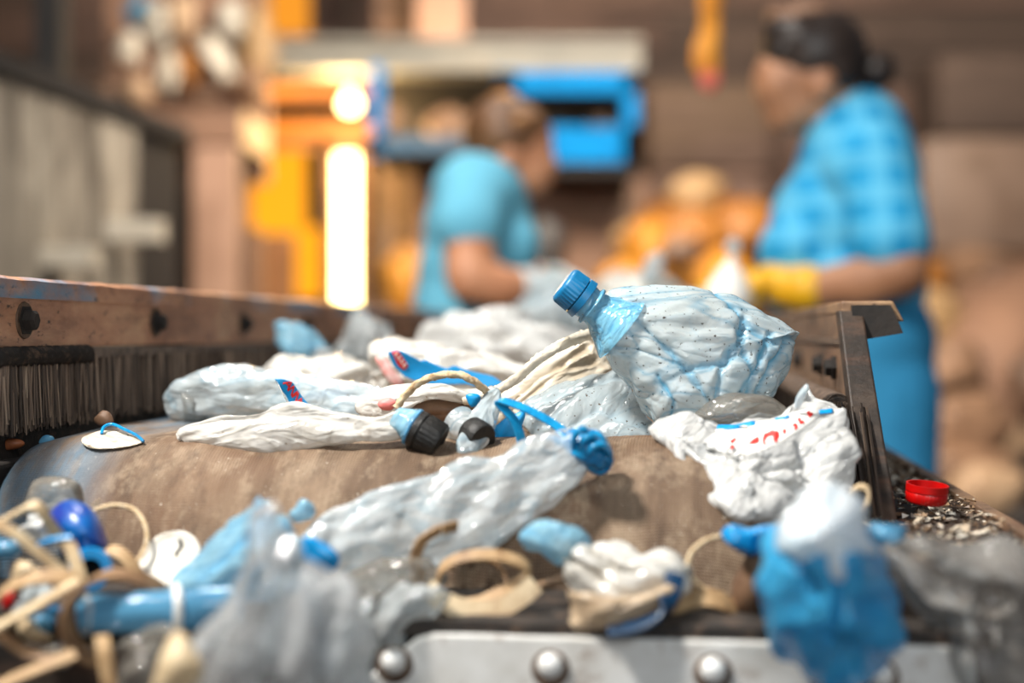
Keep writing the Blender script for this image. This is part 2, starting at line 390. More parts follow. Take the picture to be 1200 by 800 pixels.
M['boltsteel'] = solid('bright_bolt_steel', '#f0f0ee', '#dcdad4', 120, 0.3, 0.15, bump=0.2)
M['washer'] = solid('rusty_washer', '#6b5340', '#46362a', 120, 0.7, 0.2, bump=0.8)
M['dark'] = solid('dark_grime', '#15110e', '#241c16', 40, 0.8, bump=0.8)
M['grimesteel'] = solid('grimy_dark_steel', '#2b221b', '#3e3128', 40, 0.7, 0.2, bump=0.8, dirt='#5b4636', dscale=50)
M['rustbar'] = solid('grey_brown_bar', '#7a6758', '#4f4035', 90, 0.6, 0.2, bump=0.8, stretch=(1, 1, 1), dirt='#2c231d', dscale=70)
def belt_mat():
    m, nt, out = newmat('woven_conveyor_belt'); b = NB(nt); co = b.coord((1, 1, 1), 'bc'); cs = b.coord((1, 0.22, 1), 'bc')
    col = b.ramp(b.noise(cs, 22, 5, 0.65), [(0.28, lin('#3f3023')), (0.44, lin('#66503c')), (0.6, lin('#8b745d')), (0.8, lin('#5a402c'))])
    col = b.mix(b.math('MULTIPLY', b.step(b.noise(co, 9, 4, 0.6), 0.5, 0.7), 0.6), col, lin('#6b472c'))
    col = b.mix(b.math('MULTIPLY', b.step(b.noise(b.coord((1, 0.5, 1), 'bc'), 30, 6, 0.72), 0.50, 0.66), 0.55), col, lin('#35251a'))
    sx = b.n('ShaderNodeSeparateXYZ'); a = b.n('ShaderNodeAttribute'); a.attribute_name = 'bc'; b.l(a.outputs['Vector'], sx.inputs[0])
    col = b.mix(b.math('MULTIPLY', b.step(b.noise(b.coord((1, 0.6, 1), 'bc'), 55, 6, 0.75), 0.50, 0.62), 0.5), col, lin('#a8937a'))
    left = b.n('ShaderNodeMapRange'); left.inputs[1].default_value = -0.155; left.inputs[2].default_value = -0.20; b.l(sx.outputs[0], left.inputs[0])
    bl = b.math('MULTIPLY', left.outputs[0], b.step(b.noise(cs, 26, 5, 0.65), 0.38, 0.56))
    col = b.mix(bl, col, lin('#54788e'))
    wa = b.n('ShaderNodeTexWave'); wa.inputs['Scale'].default_value = 170; wa.inputs['Distortion'].default_value = 1.5; wa.bands_direction = 'Y'; b.l(co, wa.inputs['Vector'])
    wb = b.n('ShaderNodeTexWave'); wb.inputs['Scale'].default_value = 170; wb.inputs['Distortion'].default_value = 1.5; wb.bands_direction = 'X'; b.l(co, wb.inputs['Vector'])
    h = b.math('ADD', wa.outputs['Fac'], b.math('MULTIPLY', wb.outputs['Fac'], 0.7))
    col = b.mix(b.math('MULTIPLY', b.math('SUBTRACT', 1.2, h), 0.30), col, lin('#4a382b'))
    col = b.mix(b.step(b.noise(co, 420, 2), 0.71, 0.75), col, lin('#e4dccb'))
    nm = b.bump(b.noise(co, 60, 6), 0.5, 0.0012, b.bump(h, 0.7, 0.0006))
    p = b.pbsdf(col, 0.62, 0, nm, 0.4); b.l(p.outputs[0], out.inputs[0]); return m
def rust_mat(name, blue, base=('#bd8a69', '#8f5f43', '#d4a680')):
    m, nt, out = newmat(name); b = NB(nt); co = b.coord((0.45, 0.45, 1))
    col = b.ramp(b.noise(co, 24, 7, 0.7), [(0.3, lin(base[1])), (0.5, lin(base[0])), (0.66, lin(base[2])), (0.82, lin('#8e8078'))])
    col = b.mix(b.step(b.noise(co, 190, 4, 0.7), 0.60, 0.68), col, lin('#33241b'))
    col = b.mix(b.math('MULTIPLY', b.step(b.noise(b.coord((0.5, 0.5, 3)), 14, 4, 0.7), 0.50, 0.64), 0.5), col, lin('#6a4936'))
    if blue: col = b.mix(b.step(b.noise(b.coord((0.5, 0.5, 1)), 13, 5, 0.62), 0.47, 0.60), col, lin('#5f93b4'))
    nm = b.bump(b.noise(co, 130, 7, 0.7), 0.7, 0.0016)
    p = b.pbsdf(col, 0.55, 0.15, nm, 0.5); b.l(p.outputs[0], out.inputs[0]); return m
def bristle_mat():
    m, nt, out = newmat('stiff_bristles'); b = NB(nt)
    at = b.n('ShaderNodeAttribute'); at.attribute_name = 'fold'
    col = b.ramp(at.outputs['Fac'], [(0.0, lin('#191412')), (0.4, lin('#463a31')), (0.75, lin('#85705f')), (1.0, lin('#bda68f'))])
    p = b.pbsdf(col, 0.65); b.l(p.outputs[0], out.inputs[0]); return m
M['belt'] = belt_mat(); M['rust'] = rust_mat('rusty_painted_steel', False); M['rustblue'] = rust_mat('rusty_steel_with_blue_paint', True)
M['rustdark'] = rust_mat('dark_rusted_steel', False, ('#7b614c', '#33271f', '#a5835f')); M['bristle'] = bristle_mat(); M['grimepost'] = rust_mat('grimy_post_steel', False, ('#2a221c', '#14100d', '#4a3b2f'))

# ================================================================= the setting
M['floor'] = solid('concrete_floor', '#6d5d50', '#574a40', 1.2, 0.8, bump=0.5, bdist=0.01, dirt='#8c7358', dscale=3)
M['wallback'] = solid('shed_wall', '#594c47', '#473c38', 1.0, 0.85, bump=0.3, bdist=0.01)
struct(mesh_obj('floor', *wbox(-6, 6, -2.5, 9.5, -0.12, 0.0), M['floor'], smooth=False))
wb = struct(mesh_obj('wall_back', *wbox(-6, 6, 7.92, 8.1, 0.0, 4.2), M['wallback'], smooth=False))
r = random.Random(5)
bm = [solid('wall_board_%d' % i, c1, c2, 2.2, 0.8, bump=0.4, bdist=0.006, stretch=(0.25, 1, 1.6), dirt=c3, dscale=4) for i, (c1, c2, c3) in enumerate(
    [('#79624f', '#604c42', '#95796a'), ('#8a6e60', '#6b554a', '#4a3b34'), ('#665449', '#52433b', '#806a5c'), ('#977868', '#775f53', '#57453c')])]
z = 0.0
while z < 4.1:
    h = r.uniform(0.17, 0.26); x = -6.0
    while x < 6.0:
        w = r.uniform(2.2, 4.2); x1 = min(6.0, x + w)
        mesh_obj('board', *wbox(x + 0.006, x1 - 0.006, 7.92 - r.uniform(0.02, 0.05), 7.921, z + 0.008, z + h - 0.008), r.choice(bm), wb, smooth=False)
        x = x1
    z += h
struct(mesh_obj('wall_left', *wbox(-6.2, -6.0, -2.5, 8.1, 0, 4.2), M['wallback'], smooth=False))

# ================================================================= conveyor
cv = thing('belt_conveyor', 'brown woven conveyor belt wrapped over its front roller, littered with plastic', 'conveyor', B(0, 0.6, -CZ + 0.0733 + 0.0))
R = 0.09; HWB = 0.232; VEND = 3.6
prof = [(VEND - k * (VEND / 40), 0.0) for k in range(41)]
arc = []; s = 0.0; pts = []
for v, w in prof: pts.append((v, w, -v))
for k in range(1, 29):
    a = math.pi * k / 28; pts.append((-R * math.sin(a), -R + R * math.cos(a), R * a))
for k in range(1, 21): pts.append((VEND * k / 20, -2 * R, math.pi * R + VEND * k / 20))
nu = 61; rows = []; bc = []
for v, w, s in pts:
    row = []; 
    for i in range(nu):
        u = -HWB + 2 * HWB * i / (nu - 1)
        dw = 0.0012 * math.sin(u * 40 + s * 9) + 0.0010 * math.sin(u * 90 - s * 30)
        e = max(0, abs(u) - HWB + 0.02) / 0.02
        row.append(B(u, v, w + (dw - 0.004 * e * e) * (1 if w > -R else -1))); bc.append((u, s, 0))
    rows.append(row)
V, F = rowgrid(rows)
o = mesh_obj('belt', V, F, M['belt'], cv, attr={'bc': bc}); o['label'] = 'brown woven belt with worn grey streaks'
md = o.modifiers.new('thickness', 'SOLIDIFY'); md.thickness = 0.005; md.offset = -1
mesh_obj('roller', *lathe([(0, 0.02), (0.0, R - 0.008), (0.445, R - 0.008), (0.445, 0.02)], B(-0.2225, 0, -R), BS, 40), M['grimesteel'], cv, sharp=40)
mesh_obj('roller', *lathe([(0, 0.02), (0.0, R - 0.008), (0.445, R - 0.008), (0.445, 0.02)], B(-0.2225, VEND - 0.02, -R), BS, 40), M['grimesteel'], cv, sharp=40)
mesh_obj('roller_shaft', *lathe([(0, 0.016), (0.68, 0.016)], B(-0.34, 0, -R), BS, 20), M['grimesteel'], cv, sharp=40)
for su in (-0.30, 0.275):
    for vv in (0.15, 1.7, 3.3):
        mesh_obj('leg', *bbox(su - 0.03, su + 0.03, vv - 0.03, vv + 0.03, -CZ + 0.0733, -0.115), M['grimesteel'], cv, smooth=False)
mesh_obj('side_beam', *bbox(-0.46, -0.237, -0.16, VEND, -0.115, -0.010), M['dark'], cv, smooth=False, bevel=0.003)

# left side board with bolts and bristle strip
UL = -0.245
lb = thing('side_board', 'rusty steel side board with bolts and hanging bristle strip left of the belt', 'side board', B(UL - 0.02, 1.2, -0.028))
V, F = bbox(UL - 0.008, UL, -0.55, 2.9, 0.062, 0.098); mesh_obj('plate', V, F, M['rust'], lb, smooth=False, bevel=0.001)
rows = []
rr = random.Random(3)
for k in range(150):
    v = -0.55 + 3.45 * k / 149; j = 0.0012 * (noise.noise(Vector((v * 30, 0, 0))) + noise.noise(Vector((v * 90, 2, 0))))
    rows.append([B(UL + 0.0015, v, 0.095), B(UL + 0.0015, v, 0.107 + j), B(UL - 0.004, v, 0.1095 + j), B(UL - 0.030, v, 0.1095 + j), B(UL - 0.030, v, 0.106), B(UL - 0.006, v, 0.106), B(UL - 0.006, v, 0.095)])
V, F = rowgrid(rows, True); F += [tuple(range(7))[::-1], tuple(149 * 7 + j for j in range(7))]
o = mesh_obj('top_flange', V, F, M['rustblue'], lb, sharp=35); o['label'] = 'bent top flange with flaking blue paint'
for k in range(11):
    v = -0.25 + 0.007 + 0.236 * k
    bo = mesh_obj('bolt', *lathe([(0, 0.0105), (0.002, 0.0105), (0.0021, 0.0078), (0.007, 0.0072), (0.009, 0.005)], B(UL, v, 0.0805), BS, 6), M['dark'], lb, smooth=False)
    mesh_obj('washer', *lathe([(0, 0.0125), (0.0012, 0.0120)], B(UL, v, 0.0805), BS, 20), M['washer'], bo, smooth=False)
mesh_obj('brush_clamp', *bbox(UL - 0.004, UL + 0.004, 0.07, 2.9, 0.0535, 0.0615), M['rustbar'], lb, smooth=False, bevel=0.0015)
V, F = cord([B(UL + 0.001, -0.05 + 0.14 * k / 8, 0.0565) for k in range(9)], 0.0062, 170, 12, 0.16, 330)
o = mesh_obj('twisted_wire_clamp', V, F, M['rubber'], lb)
br = []; fold = []
rr = random.Random(8)
def bristle(u, v, top, bot, w, lean):
    a, b_ = B(u, v, top), B(u + rr.uniform(-.002, .003), v + lean, bot); hw = BT * w; ht = BS * w * 0.6
    return np.array([a - hw, a + ht, a + hw, b_ - hw * .7, b_ + ht * .7, b_ + hw * .7]), [(0, 1, 4, 3), (1, 2, 5, 4), (2, 0, 3, 5), (5, 4, 3)]
for k in range(2600):
    t = rr.random(); v = -0.045 + 2.9 * t ** 2.1
    clump = 0.5 + 0.5 * noise.noise(Vector((v * 140, 3.1, 0)))
    b_ = bristle(UL + rr.uniform(-0.003, 0.004), v, 0.056, 0.006 + rr.uniform(-0.003, 0.007) + 0.006 * clump, rr.uniform(0.0006, 0.0014) * (1 + 1.2 * t), rr.gauss(0, 0.0028))
    br.append(b_); fold += [min(1, max(0, 0.75 * clump + rr.uniform(-0.15, 0.45)))] * 6
V, F = join(*br); o = mesh_obj('bristles', V, F, M['bristle'], lb, fold=fold, smooth=False); o['kind'] = 'stuff'; o['label'] = 'stiff dark brown bristles hanging to the belt'
mesh_obj('brush_backing', *bbox(UL - 0.008, UL - 0.005, -0.045, 2.85, -0.0105, 0.06), M['rubber'], lb, smooth=False)
for vv in (0.3, 1.5, 2.7): mesh_obj('bracket', *bbox(UL - 0.030, UL - 0.008, vv - 0.02, vv + 0.02, -0.03, 0.1), M['grimesteel'], lb, smooth=False)

# right side board: cut end in view
UR = 0.305
rb = thing('side_board', 'short rusty side board end with rubber skirt beside the crushed bottle', 'side board', B(UR, 0.8, -0.035))
def rplate(u0, u1, w0, w1, vA, vB):   # end slants from vA (bottom) to vB (top)
    return hexa([B(u0, vA, w0), B(u1, vA, w0), B(u1, 2.9, w0), B(u0, 2.9, w0), B(u0, vB, w1), B(u1, vB, w1), B(u1, 2.9, w1), B(u0, 2.9, w1)])
mesh_obj('plate', *rplate(UR - 0.003, UR + 0.003, -0.045, 0.088, 0.0, 0.155), M['rustdark'], rb, smooth=False, bevel=0.001)
# end post flange
V, F = hexa([B(UR - 0.006, -0.012, -0.045), B(UR + 0.014, -0.012, -0.045), B(UR + 0.014, 0.012, -0.045), B(UR - 0.006, 0.012, -0.045),
             B(UR - 0.006, 0.135, 0.088), B(UR + 0.011, 0.135, 0.088), B(UR + 0.011, 0.16, 0.088), B(UR - 0.006, 0.16, 0.088)])
mesh_obj('end_post', V, F, M['grimepost'], rb, smooth=False, bevel=0.0015)
V, F = join(hexa([B(UR - 0.004, 0.14, 0.086), B(UR + 0.040, 0.135, 0.080), B(UR + 0.034, 2.9, 0.080), B(UR - 0.004, 2.9, 0.086), B(UR - 0.004, 0.14, 0.095), B(UR + 0.032, 0.135, 0.095), B(UR + 0.032, 2.9, 0.095), B(UR - 0.004, 2.9, 0.095)]))
mesh_obj('top_flange', V, F, M['rustdark'], rb, smooth=False, bevel=0.0015)
mesh_obj('flange_end', *hexa([B(UR + 0.003, 0.128, 0.066), B(UR + 0.038, 0.128, 0.072), B(UR + 0.038, 0.136, 0.072), B(UR + 0.003, 0.136, 0.066), B(UR + 0.003, 0.132, 0.092), B(UR + 0.030, 0.132, 0.092), B(UR + 0.030, 0.140, 0.092), B(UR + 0.003, 0.140, 0.092)]), M['dark'], rb, smooth=False)
mesh_obj('crease', *rplate(UR - 0.0055, UR - 0.002, 0.064, 0.068, 0.13, 0.134), M['rustbar'], rb, smooth=False)
for v in (0.185, 0.29, 0.5, 0.75, 1.05, 1.4):
    mesh_obj('bolt', *lathe([(0, 0.010), (0.003, 0.010), (0.0031, 0.0075), (0.008, 0.007)], B(UR - 0.003, v, 0.046), -BS, 6), M['dark'], rb, smooth=False)
V, F = cord([B(UR - 0.012, 0.09, 0.020)] + [B(UR - 0.012, 0.12 + 0.3 * k, 0.022 + 0.001 * math.sin(k * 3)) for k in range(10)], 0.0095, 120, 14, 0.05, 40, rough=0.02)
mesh_obj('rubber_bead', V, F, M['rustbar'], rb)
mesh_obj('bead_end', *lathe([(0, 0.0092), (0.006, 0.0105), (0.010, 0.008)], B(UR - 0.012, 0.094, 0.020), -BT, 18), M['rubber'], rb, sharp=40)
br = []; fold = []
for k in range(420):
    t = rr.random(); v = 0.055 + 2.6 * t ** 2.3
    b_ = bristle(UR - 0.012 + rr.uniform(-0.008, 0.006), v + 0.03, 0.02, -0.045 + rr.uniform(-0.003, 0.012), rr.uniform(0.0012, 0.0028) * (1 + 1.5 * t), rr.gauss(-0.04 * (1 if t < .3 else .2), 0.004))
    br.append(b_); fold += [min(1, max(0, rr.uniform(0, 0.55)))] * 6
for k in range(110):
    u = UR + rr.uniform(-0.024, 0.004); v0 = 0.07 + rr.uniform(-0.02, 0.02)
    b_ = bristle(u, v0, 0.022 + rr.uniform(-0.006, 0.004), -0.045 + rr.uniform(-0.004, 0.010), rr.uniform(0.0014, 0.0030), -0.075 + rr.gauss(0, 0.005))
    br.append(b_); fold += [min(1, max(0, rr.uniform(0, 0.6)))] * 6
V, F = join(*br); o = mesh_obj('rubber_skirt_strands', V, F, M['bristle'], rb, fold=fold, smooth=False); o['kind'] = 'stuff'; o['label'] = 'frayed dark rubber strands below the bead'
# frame beam on the right with chips
fb = thing('frame_beam', 'grimy steel frame beam covered in plastic chips right of the belt', 'beam', B(0.34, 1.0, -0.12))
mesh_obj('beam_body', *bbox(0.285, 0.385, -0.15, 3.4, -0.12, -0.046), M['grimesteel'], fb, smooth=False, bevel=0.004)
mesh_obj('beam_lip', *bbox(0.378, 0.387, -0.15, 3.4, -0.046, -0.040), M['rustdark'], fb, smooth=False, bevel=0.001)
def chipmat():
    m, nt, out = newmat('mixed_plastic_chips'); b = NB(nt); at = b.n('ShaderNodeAttribute'); at.attribute_name = 'fold'
    col = b.ramp(at.outputs['Fac'], [(0.0, lin('#2a2019')), (0.34, lin('#5f4835')), (0.52, lin('#8f7356')), (0.74, lin('#bcae99')), (1.0, lin('#e2dccf'))])
    p = b.pbsdf(col, 0.5); b.l(p.outputs[0], out.inputs[0]); return m
M['chips'] = chipmat(); ch = []; fold = []; rr = random.Random(21)
for k in range(4600):
    u = rr.uniform(0.283, 0.382); v = rr.uniform(-0.15, 0.75) if k % 3 else rr.uniform(0.75, 2.8)
    s = rr.uniform(0.0015, 0.0055); c = B(u, v, -0.046 + rr.uniform(0.0, 0.006) + 0.004 * noise.noise(Vector((u * 60, v * 40, 0))))
    q = [Vector((rr.uniform(-1, 1), rr.uniform(-1, 1), rr.uniform(-.5, .5))) * s for _ in range(4)]
    ch.append((np.array([c + np.array(x) for x in q]), [(0, 1, 2), (0, 2, 3), (0, 3, 1), (1, 3, 2)])); fold += [rr.random() ** 1.2] * 4
V, F = join(*ch); o = mesh_obj('plastic_chips', V, F, M['chips'], fb, fold=fold, smooth=False); o['kind'] = 'stuff'; o['label'] = 'crumbs of pale and brown plastic'

# front ledge and scraper plate
VP = -0.185
lg = thing('cross_beam', 'dark grimy cross beam and rubber ledge in front of the roller', 'beam', B(0, -0.14, -0.16))
mesh_obj('beam_body', *bbox(-0.42, 0.40, VP + 0.006, -0.095, -0.17, -0.085), M['dark'], lg, smooth=False, bevel=0.003)
rows = []
for k in range(60):
    u = -0.42 + 0.82 * k / 59; j = 0.002 * noise.noise(Vector((u * 40, 0, 0)))
    rows.append([B(u, VP - 0.003 + j, -0.082), B(u, VP - 0.003 + j, -0.0745 + j), B(u, -0.094, -0.0745), B(u, -0.094, -0.082)])
V, F = rowgrid(rows, True); F += [(3, 2, 1, 0), tuple(59 * 4 + j for j in range(4))]
mesh_obj('rubber_ledge', V, F, M['rubber'], lg, sharp=40)
mesh_obj('shadow_pan', *bbox(-0.42, 0.40, VP - 0.16, VP - 0.002, -0.172, -0.165), M['dark'], lg, smooth=False)  # dark sheet added as the shade below the ledge
sp = thing('scraper_plate', 'pale worn steel plate with dome bolts under the front of the roller', 'plate', B(0.16, VP, -0.15))
pl = [(0.030, -0.102), (0.053, -0.0835), (0.062, -0.0805), (0.33, -0.0805), (0.33, -0.150), (0.030, -0.150)]
V = [B(u, VP - 0.006, w) for u, w in pl] + [B(u, VP - 0.0005, w) for u, w in pl]
F = [tuple(range(6)), tuple(range(11, 5, -1))] + [(i, i + 6, (i + 1) % 6 + 6, (i + 1) % 6) for i in range(6)]
mesh_obj('plate', V, F, M['steel'], sp, smooth=False, bevel=0.0015)
for u in (0.042, 0.122, 0.203, 0.284):
    w = mesh_obj('washer', *lathe([(0, 0.0098), (0.0015, 0.0092)], B(u, VP - 0.006, -0.0965), -BT, 28), M['washer'], sp, smooth=False)
    mesh_obj('dome_bolt', *lathe([(0.001, 0.0066), (0.003, 0.0064), (0.005, 0.0054), (0.0066, 0.0034), (0.0071, 0.0012)], B(u, VP - 0.006, -0.0945), -BT, 24), M['boltsteel'], sp)
lp = thing('lower_plate', 'dark rusted cross plate below the strap tangle at lower left', 'plate', B(-0.2, VP, -0.16))
mesh_obj('plate', *bbox(-0.42, 0.024, VP - 0.004, VP + 0.004, -0.16, -0.092), M['grimepost'], lp, smooth=False, bevel=0.001)
for u in (-0.3, -0.2, -0.1): mesh_obj('dome_bolt', *lathe([(0, 0.0072), (0.003, 0.0068), (0.006, 0.004)], B(u, VP - 0.004, -0.12), -BT, 20), M['washer'], lp)
# ================================================================= waste on the belt
def proj(V):
    return np.c_[600 + V[:, 0] * K / V[:, 1], HZ - (V[:, 2] - CZ) * K / V[:, 1]]
def seg_dist(Q, line):
    line = np.array(line, float); best = np.full(len(Q), 1e9)
    for a, b in zip(line[:-1], line[1:]):
        ab = b - a; t = np.clip(((Q - a) @ ab) / (ab @ ab), 0, 1); best = np.minimum(best, np.linalg.norm(Q - (a + t[:, None] * ab), axis=1))
    return best
def waste(name, V, F, mat, amp=0.004, scale=0.03, seed=1, creases=(), parent=None, levels=6, mask=None, amp2=0.0, scale2=0.012):
    V = np.asarray(V, float)
    N = vnorm(V, F); cf = np.zeros(len(V))
    for line, wpx, dep in creases:      # long folds pressed into the surface
        g = np.exp(-(seg_dist(proj(V), line) / wpx) ** 2) * (N[:, 1] < 0.2)
        V = V - N * (g * dep)[:, None]; cf = np.maximum(cf, g)
    V, fold = crumple(V, F, amp, scale, seed, levels, mask)
    if amp2: V, f2 = crumple(V, F, amp2 * 1.5, scale2, seed + 50, 4, mask); fold = np.maximum(fold * 0.9, f2 * 0.6)
    return mesh_obj(name, V, F, M[mat] if isinstance(mat, str) else mat, parent, fold=np.clip(np.maximum(fold * 0.55, cf), 0, 1))
def bag(name, label, cat, outline, d, th, mat, amp=0.004, scale=0.03, seed=1, creases=(), group=None, amp2=0.0, scale2=0.012, **kw):
    V, F = pad(outline, d, th, seed=seed, **kw)
    if not amp2 and isinstance(mat, str) and mat.startswith('film') and d < 1.5: amp2 = amp * 0.28; scale2 = min(0.012, scale * 0.45)
    return tag(waste(name, V, F, mat, amp, scale, seed, creases, amp2=amp2, scale2=scale2), label, cat, group)
def pts3(L): return [P(*q) for q in L]
def strap(name, label, path, mat='strap', width=0.006, thick=0.0014, wdir=(0.1, 1, 0.35), cat='strap', group=None, twist=0.0, parent=None):
    V, F = sweep(pts3(path), width, thick, wdir, twist=twist); o = mesh_obj(name, V, F, M[mat], parent, sharp=50)
    return tag(o, label, cat, group) if label else o
def twine(name, label, path, r=0.0012, mat='twine', cat='string', rope=0.18, freq=140, ns=110):
    V, F = cord(pts3(path), r, ns, 10, rope, freq, rough=0.05); o = mesh_obj(name, V, F, M[mat]); return tag(o, label, cat)

# --- crushed bottle with the blue cap
bt = thing('crushed_bottle', 'crushed pale blue plastic bottle with blue screw cap on top of the waste', 'bottle', P(820, 496, 0.94))
out = [(703, 352), (716, 343), (740, 339), (775, 336), (812, 336), (842, 343), (880, 359), (912, 376), (939, 389), (932, 408), (919, 437), (906, 464), (888, 472), (862, 477), (840, 488), (815, 495), (790, 497), (769, 497), (753, 476), (737, 454), (721, 430), (707, 404), (696, 384), (690, 370)]
V, F = pad(out, 0.945, 0.036, gx=0.00004, gy=-0.00012, nseg=170, rings=46, center=(812, 412), smooth=False, prof=2.6)
cre = [([(712, 352), (745, 375), (775, 402), (806, 432)], 7, 0.007), ([(806, 432), (830, 470), (838, 490)], 6, 0.005), ([(700, 400), (745, 408), (800, 428)], 3, 0.003), ([(836, 342), (860, 362), (872, 376), (910, 402), (935, 396)], 3.5, 0.004),
       ([(872, 372), (868, 400), (848, 430), (838, 470)], 6, 0.006), ([(868, 400), (884, 440), (872, 476)], 4, 0.004), ([(905, 390), (888, 430), (862, 470)], 5, 0.004), ([(930, 395), (905, 425), (885, 468)], 4, 0.004), ([(770, 440), (790, 470), (785, 495)], 4, 0.003), ([(806, 432), (850, 425)], 4, 0.003)]
cre = [(l_, w_ * 0.75, d_ * 0.6) for l_, w_, d_ in cre]
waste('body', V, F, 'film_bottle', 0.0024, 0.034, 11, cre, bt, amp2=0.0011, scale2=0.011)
ax = np.array([22.0, 2.0, -17.0]); ax /= np.linalg.norm(ax); c0 = P(660, 332, 0.925)
V, F = lathe([(0.018, 0.0112), (0.022, 0.0112), (0.023, 0.0135), (0.0245, 0.0135), (0.0255, 0.0115), (0.030, 0.0120), (0.036, 0.0150), (0.043, 0.0200), (0.049, 0.0235)], c0, ax, 60, close=False)
waste('neck', V, F, film('thick_cyan_neck', '#8fd0ea', '#1f8fc8', 0.8, 0.12, 0.3, wr=90, foldamt=0.6), 0.0012, 0.012, 5, (), bt)
cp = mesh_obj('cap', *lathe([(0.0, 0.001), (0.0, 0.0108), (0.0012, 0.0122), (0.0025, 0.0127), (0.012, 0.0130), (0.0123, 0.0120)], c0, ax, 96, 32, 0.018, (0.002, 0.0121)), M['cap_blue'], bt, sharp=50); cp['label'] = 'blue ribbed screw cap'
mesh_obj('tamper_ring', *lathe([(0.0128, 0.0120), (0.0130, 0.0134), (0.0178, 0.0138), (0.0182, 0.0124)], c0, ax, 60), M['cap_blue'], cp, sharp=50)

bag('bottle_piece', 'torn grey translucent bottle shoulder leaning under the blue-capped bottle', 'bottle', [(602, 492), (616, 470), (650, 449), (690, 434), (724, 429), (742, 452), (756, 476), (769, 498), (764, 514), (735, 523), (700, 527), (660, 523), (625, 508)], 0.962, 0.020, 'film_grey', 0.0028, 0.035, 23,
    [([(612, 480), (680, 452), (730, 440)], 4, 0.002), ([(640, 515), (700, 480), (760, 500)], 5, 0.002)], gy=-0.0006, nseg=150, rings=36, smooth=False, amp2=0.0008)
bag('bottle_dome', 'smoky clear bottle base dome lying under the crushed bottle', 'bottle', [(813, 494), (822, 478), (842, 464), (868, 459), (898, 464), (920, 477), (929, 491), (900, 498), (850, 499)], 0.905, 0.022, 'film_smoke', 0.0014, 0.02, 31, nseg=110, rings=28)
bag('dirty_bag', 'cream film bag with brown dirt specks behind the bottle neck', 'plastic bag', [(556, 500), (566, 478), (600, 450), (636, 418), (668, 399), (690, 393), (706, 404), (722, 432), (712, 450), (680, 465), (640, 480), (600, 505), (575, 508)], 1.02, 0.025, 'film_dirty', 0.004, 0.03, 41,
    [([(575, 490), (630, 440), (690, 405)], 5, 0.004), ([(600, 480), (660, 430), (700, 420)], 4, 0.003)], nseg=140, rings=32, amp2=0.001)
V, F = cord(pts3([(545, 470, 0.945), (572, 462, 0.93), (600, 447, 0.93), (632, 420, 0.945), (668, 399, 0.965), (692, 392, 0.985)]), np.linspace(0.0026, 0.0040, 90), 90, 12, 0.10, 17, rough=0.09)
tag(mesh_obj('film_rope', V, F, M['film_dirty'], fold=np.zeros(len(V))), 'white film edge twisted into a rope beside the dirty bag', 'plastic film')
V, F = tube([(578, 458, 5, 0.915), (572, 478, 10, 0.905), (562, 500, 14, 0.895), (549, 522, 11, 0.885), (543, 532, 4, 0.88)], 60, 24, 0.6)
tag(waste('film_wrap', V, F, 'film_pale', 0.003, 0.014, 9), 'pale film scrap draped over the second dark cap', 'plastic film')
twine('twine', 'thick beige twine arching above the black bottle cap', [(464, 478, 0.92), (474, 464, 0.92), (492, 448, 0.915), (514, 440, 0.91), (538, 439, 0.905), (556, 447, 0.905), (568, 457, 0.91), (578, 468, 0.915)], 0.0024, rope=0.16, freq=50, ns=120)

# --- flattened white bottle with black cap
fbt = thing('flattened_bottle', 'flattened white bottle with black cap lying along the belt edge', 'bottle', P(350, 528, 0.905))
V, F = tube([(207, 514, 5, 0.912, 0.6), (216, 510, 14, 0.91, 0.6), (250, 507, 21, 0.905, 0.55), (300, 505, 26, 0.90, 0.5), (345, 500, 29, 0.90, 0.5), (395, 498, 21, 0.895, 0.55), (440, 498, 17, 0.89, 0.6), (470, 493, 15, 0.885, 0.8), (486, 497, 14, 0.885, 0.9)], 150, 54, 0.5)
waste('body', V, F, 'film_white', 0.0042, 0.03, 17, [([(215, 512), (300, 515), (400, 505), (465, 495)], 3, 0.003), ([(260, 495), (350, 485), (430, 492)], 3, 0.003)], fbt, amp2=0.0011)
ax = np.array([31.0, -6.0, -17.0]); ax /= np.linalg.norm(ax); c0 = P(479, 497, 0.885)
waste('neck', *lathe([(-0.010, 0.0060), (-0.004, 0.0085), (0.0, 0.0105), (0.002, 0.0118), (0.004, 0.0105), (0.008, 0.0100)], c0, ax, 40, close=False), 'film_lightblue', 0.0008, 0.01, 4, (), fbt)
cp = mesh_obj('cap', *lathe([(0.0042, 0.010), (0.0044, 0.0118), (0.0085, 0.0122), (0.0088, 0.0112), (0.0100, 0.0113), (0.0102, 0.0121), (0.0215, 0.0118), (0.0232, 0.0108), (0.0236, 0.0085), (0.0228, 0.007)], c0, ax, 72, 26, 0.02, (0.0101, 0.0216)), M['cap_black'], fbt, sharp=45); cp['label'] = 'scuffed black screw cap'
mesh_obj('blue_collar', *lathe([(0.0022, 0.0106), (0.0026, 0.0121), (0.0040, 0.0122), (0.0043, 0.0108)], c0, ax, 40), M['film_blue'], fbt, fold=[0.4] * 160)
bn = thing('bottle_neck', 'second dark bottle cap with blue scrap standing beside the twine', 'bottle', P(560, 532, 0.885))
ax = np.array([0.55, -0.72, -0.30]); ax /= np.linalg.norm(ax); c0 = P(552, 506, 0.897)
mesh_obj('cap', *lathe([(0.0, 0.0098), (0.001, 0.0105), (0.012, 0.0103), (0.0138, 0.0092), (0.014, 0.006)], c0, ax, 60, 22, 0.02, (0.002, 0.0125)), M['cap_black'], bn, sharp=45)
mesh_obj('neck', *lathe([(-0.014, 0.012), (-0.006, 0.0095), (0.0, 0.0088)], c0, ax, 36, close=False), M['film_pale'], bn, fold=[0.2] * 108)
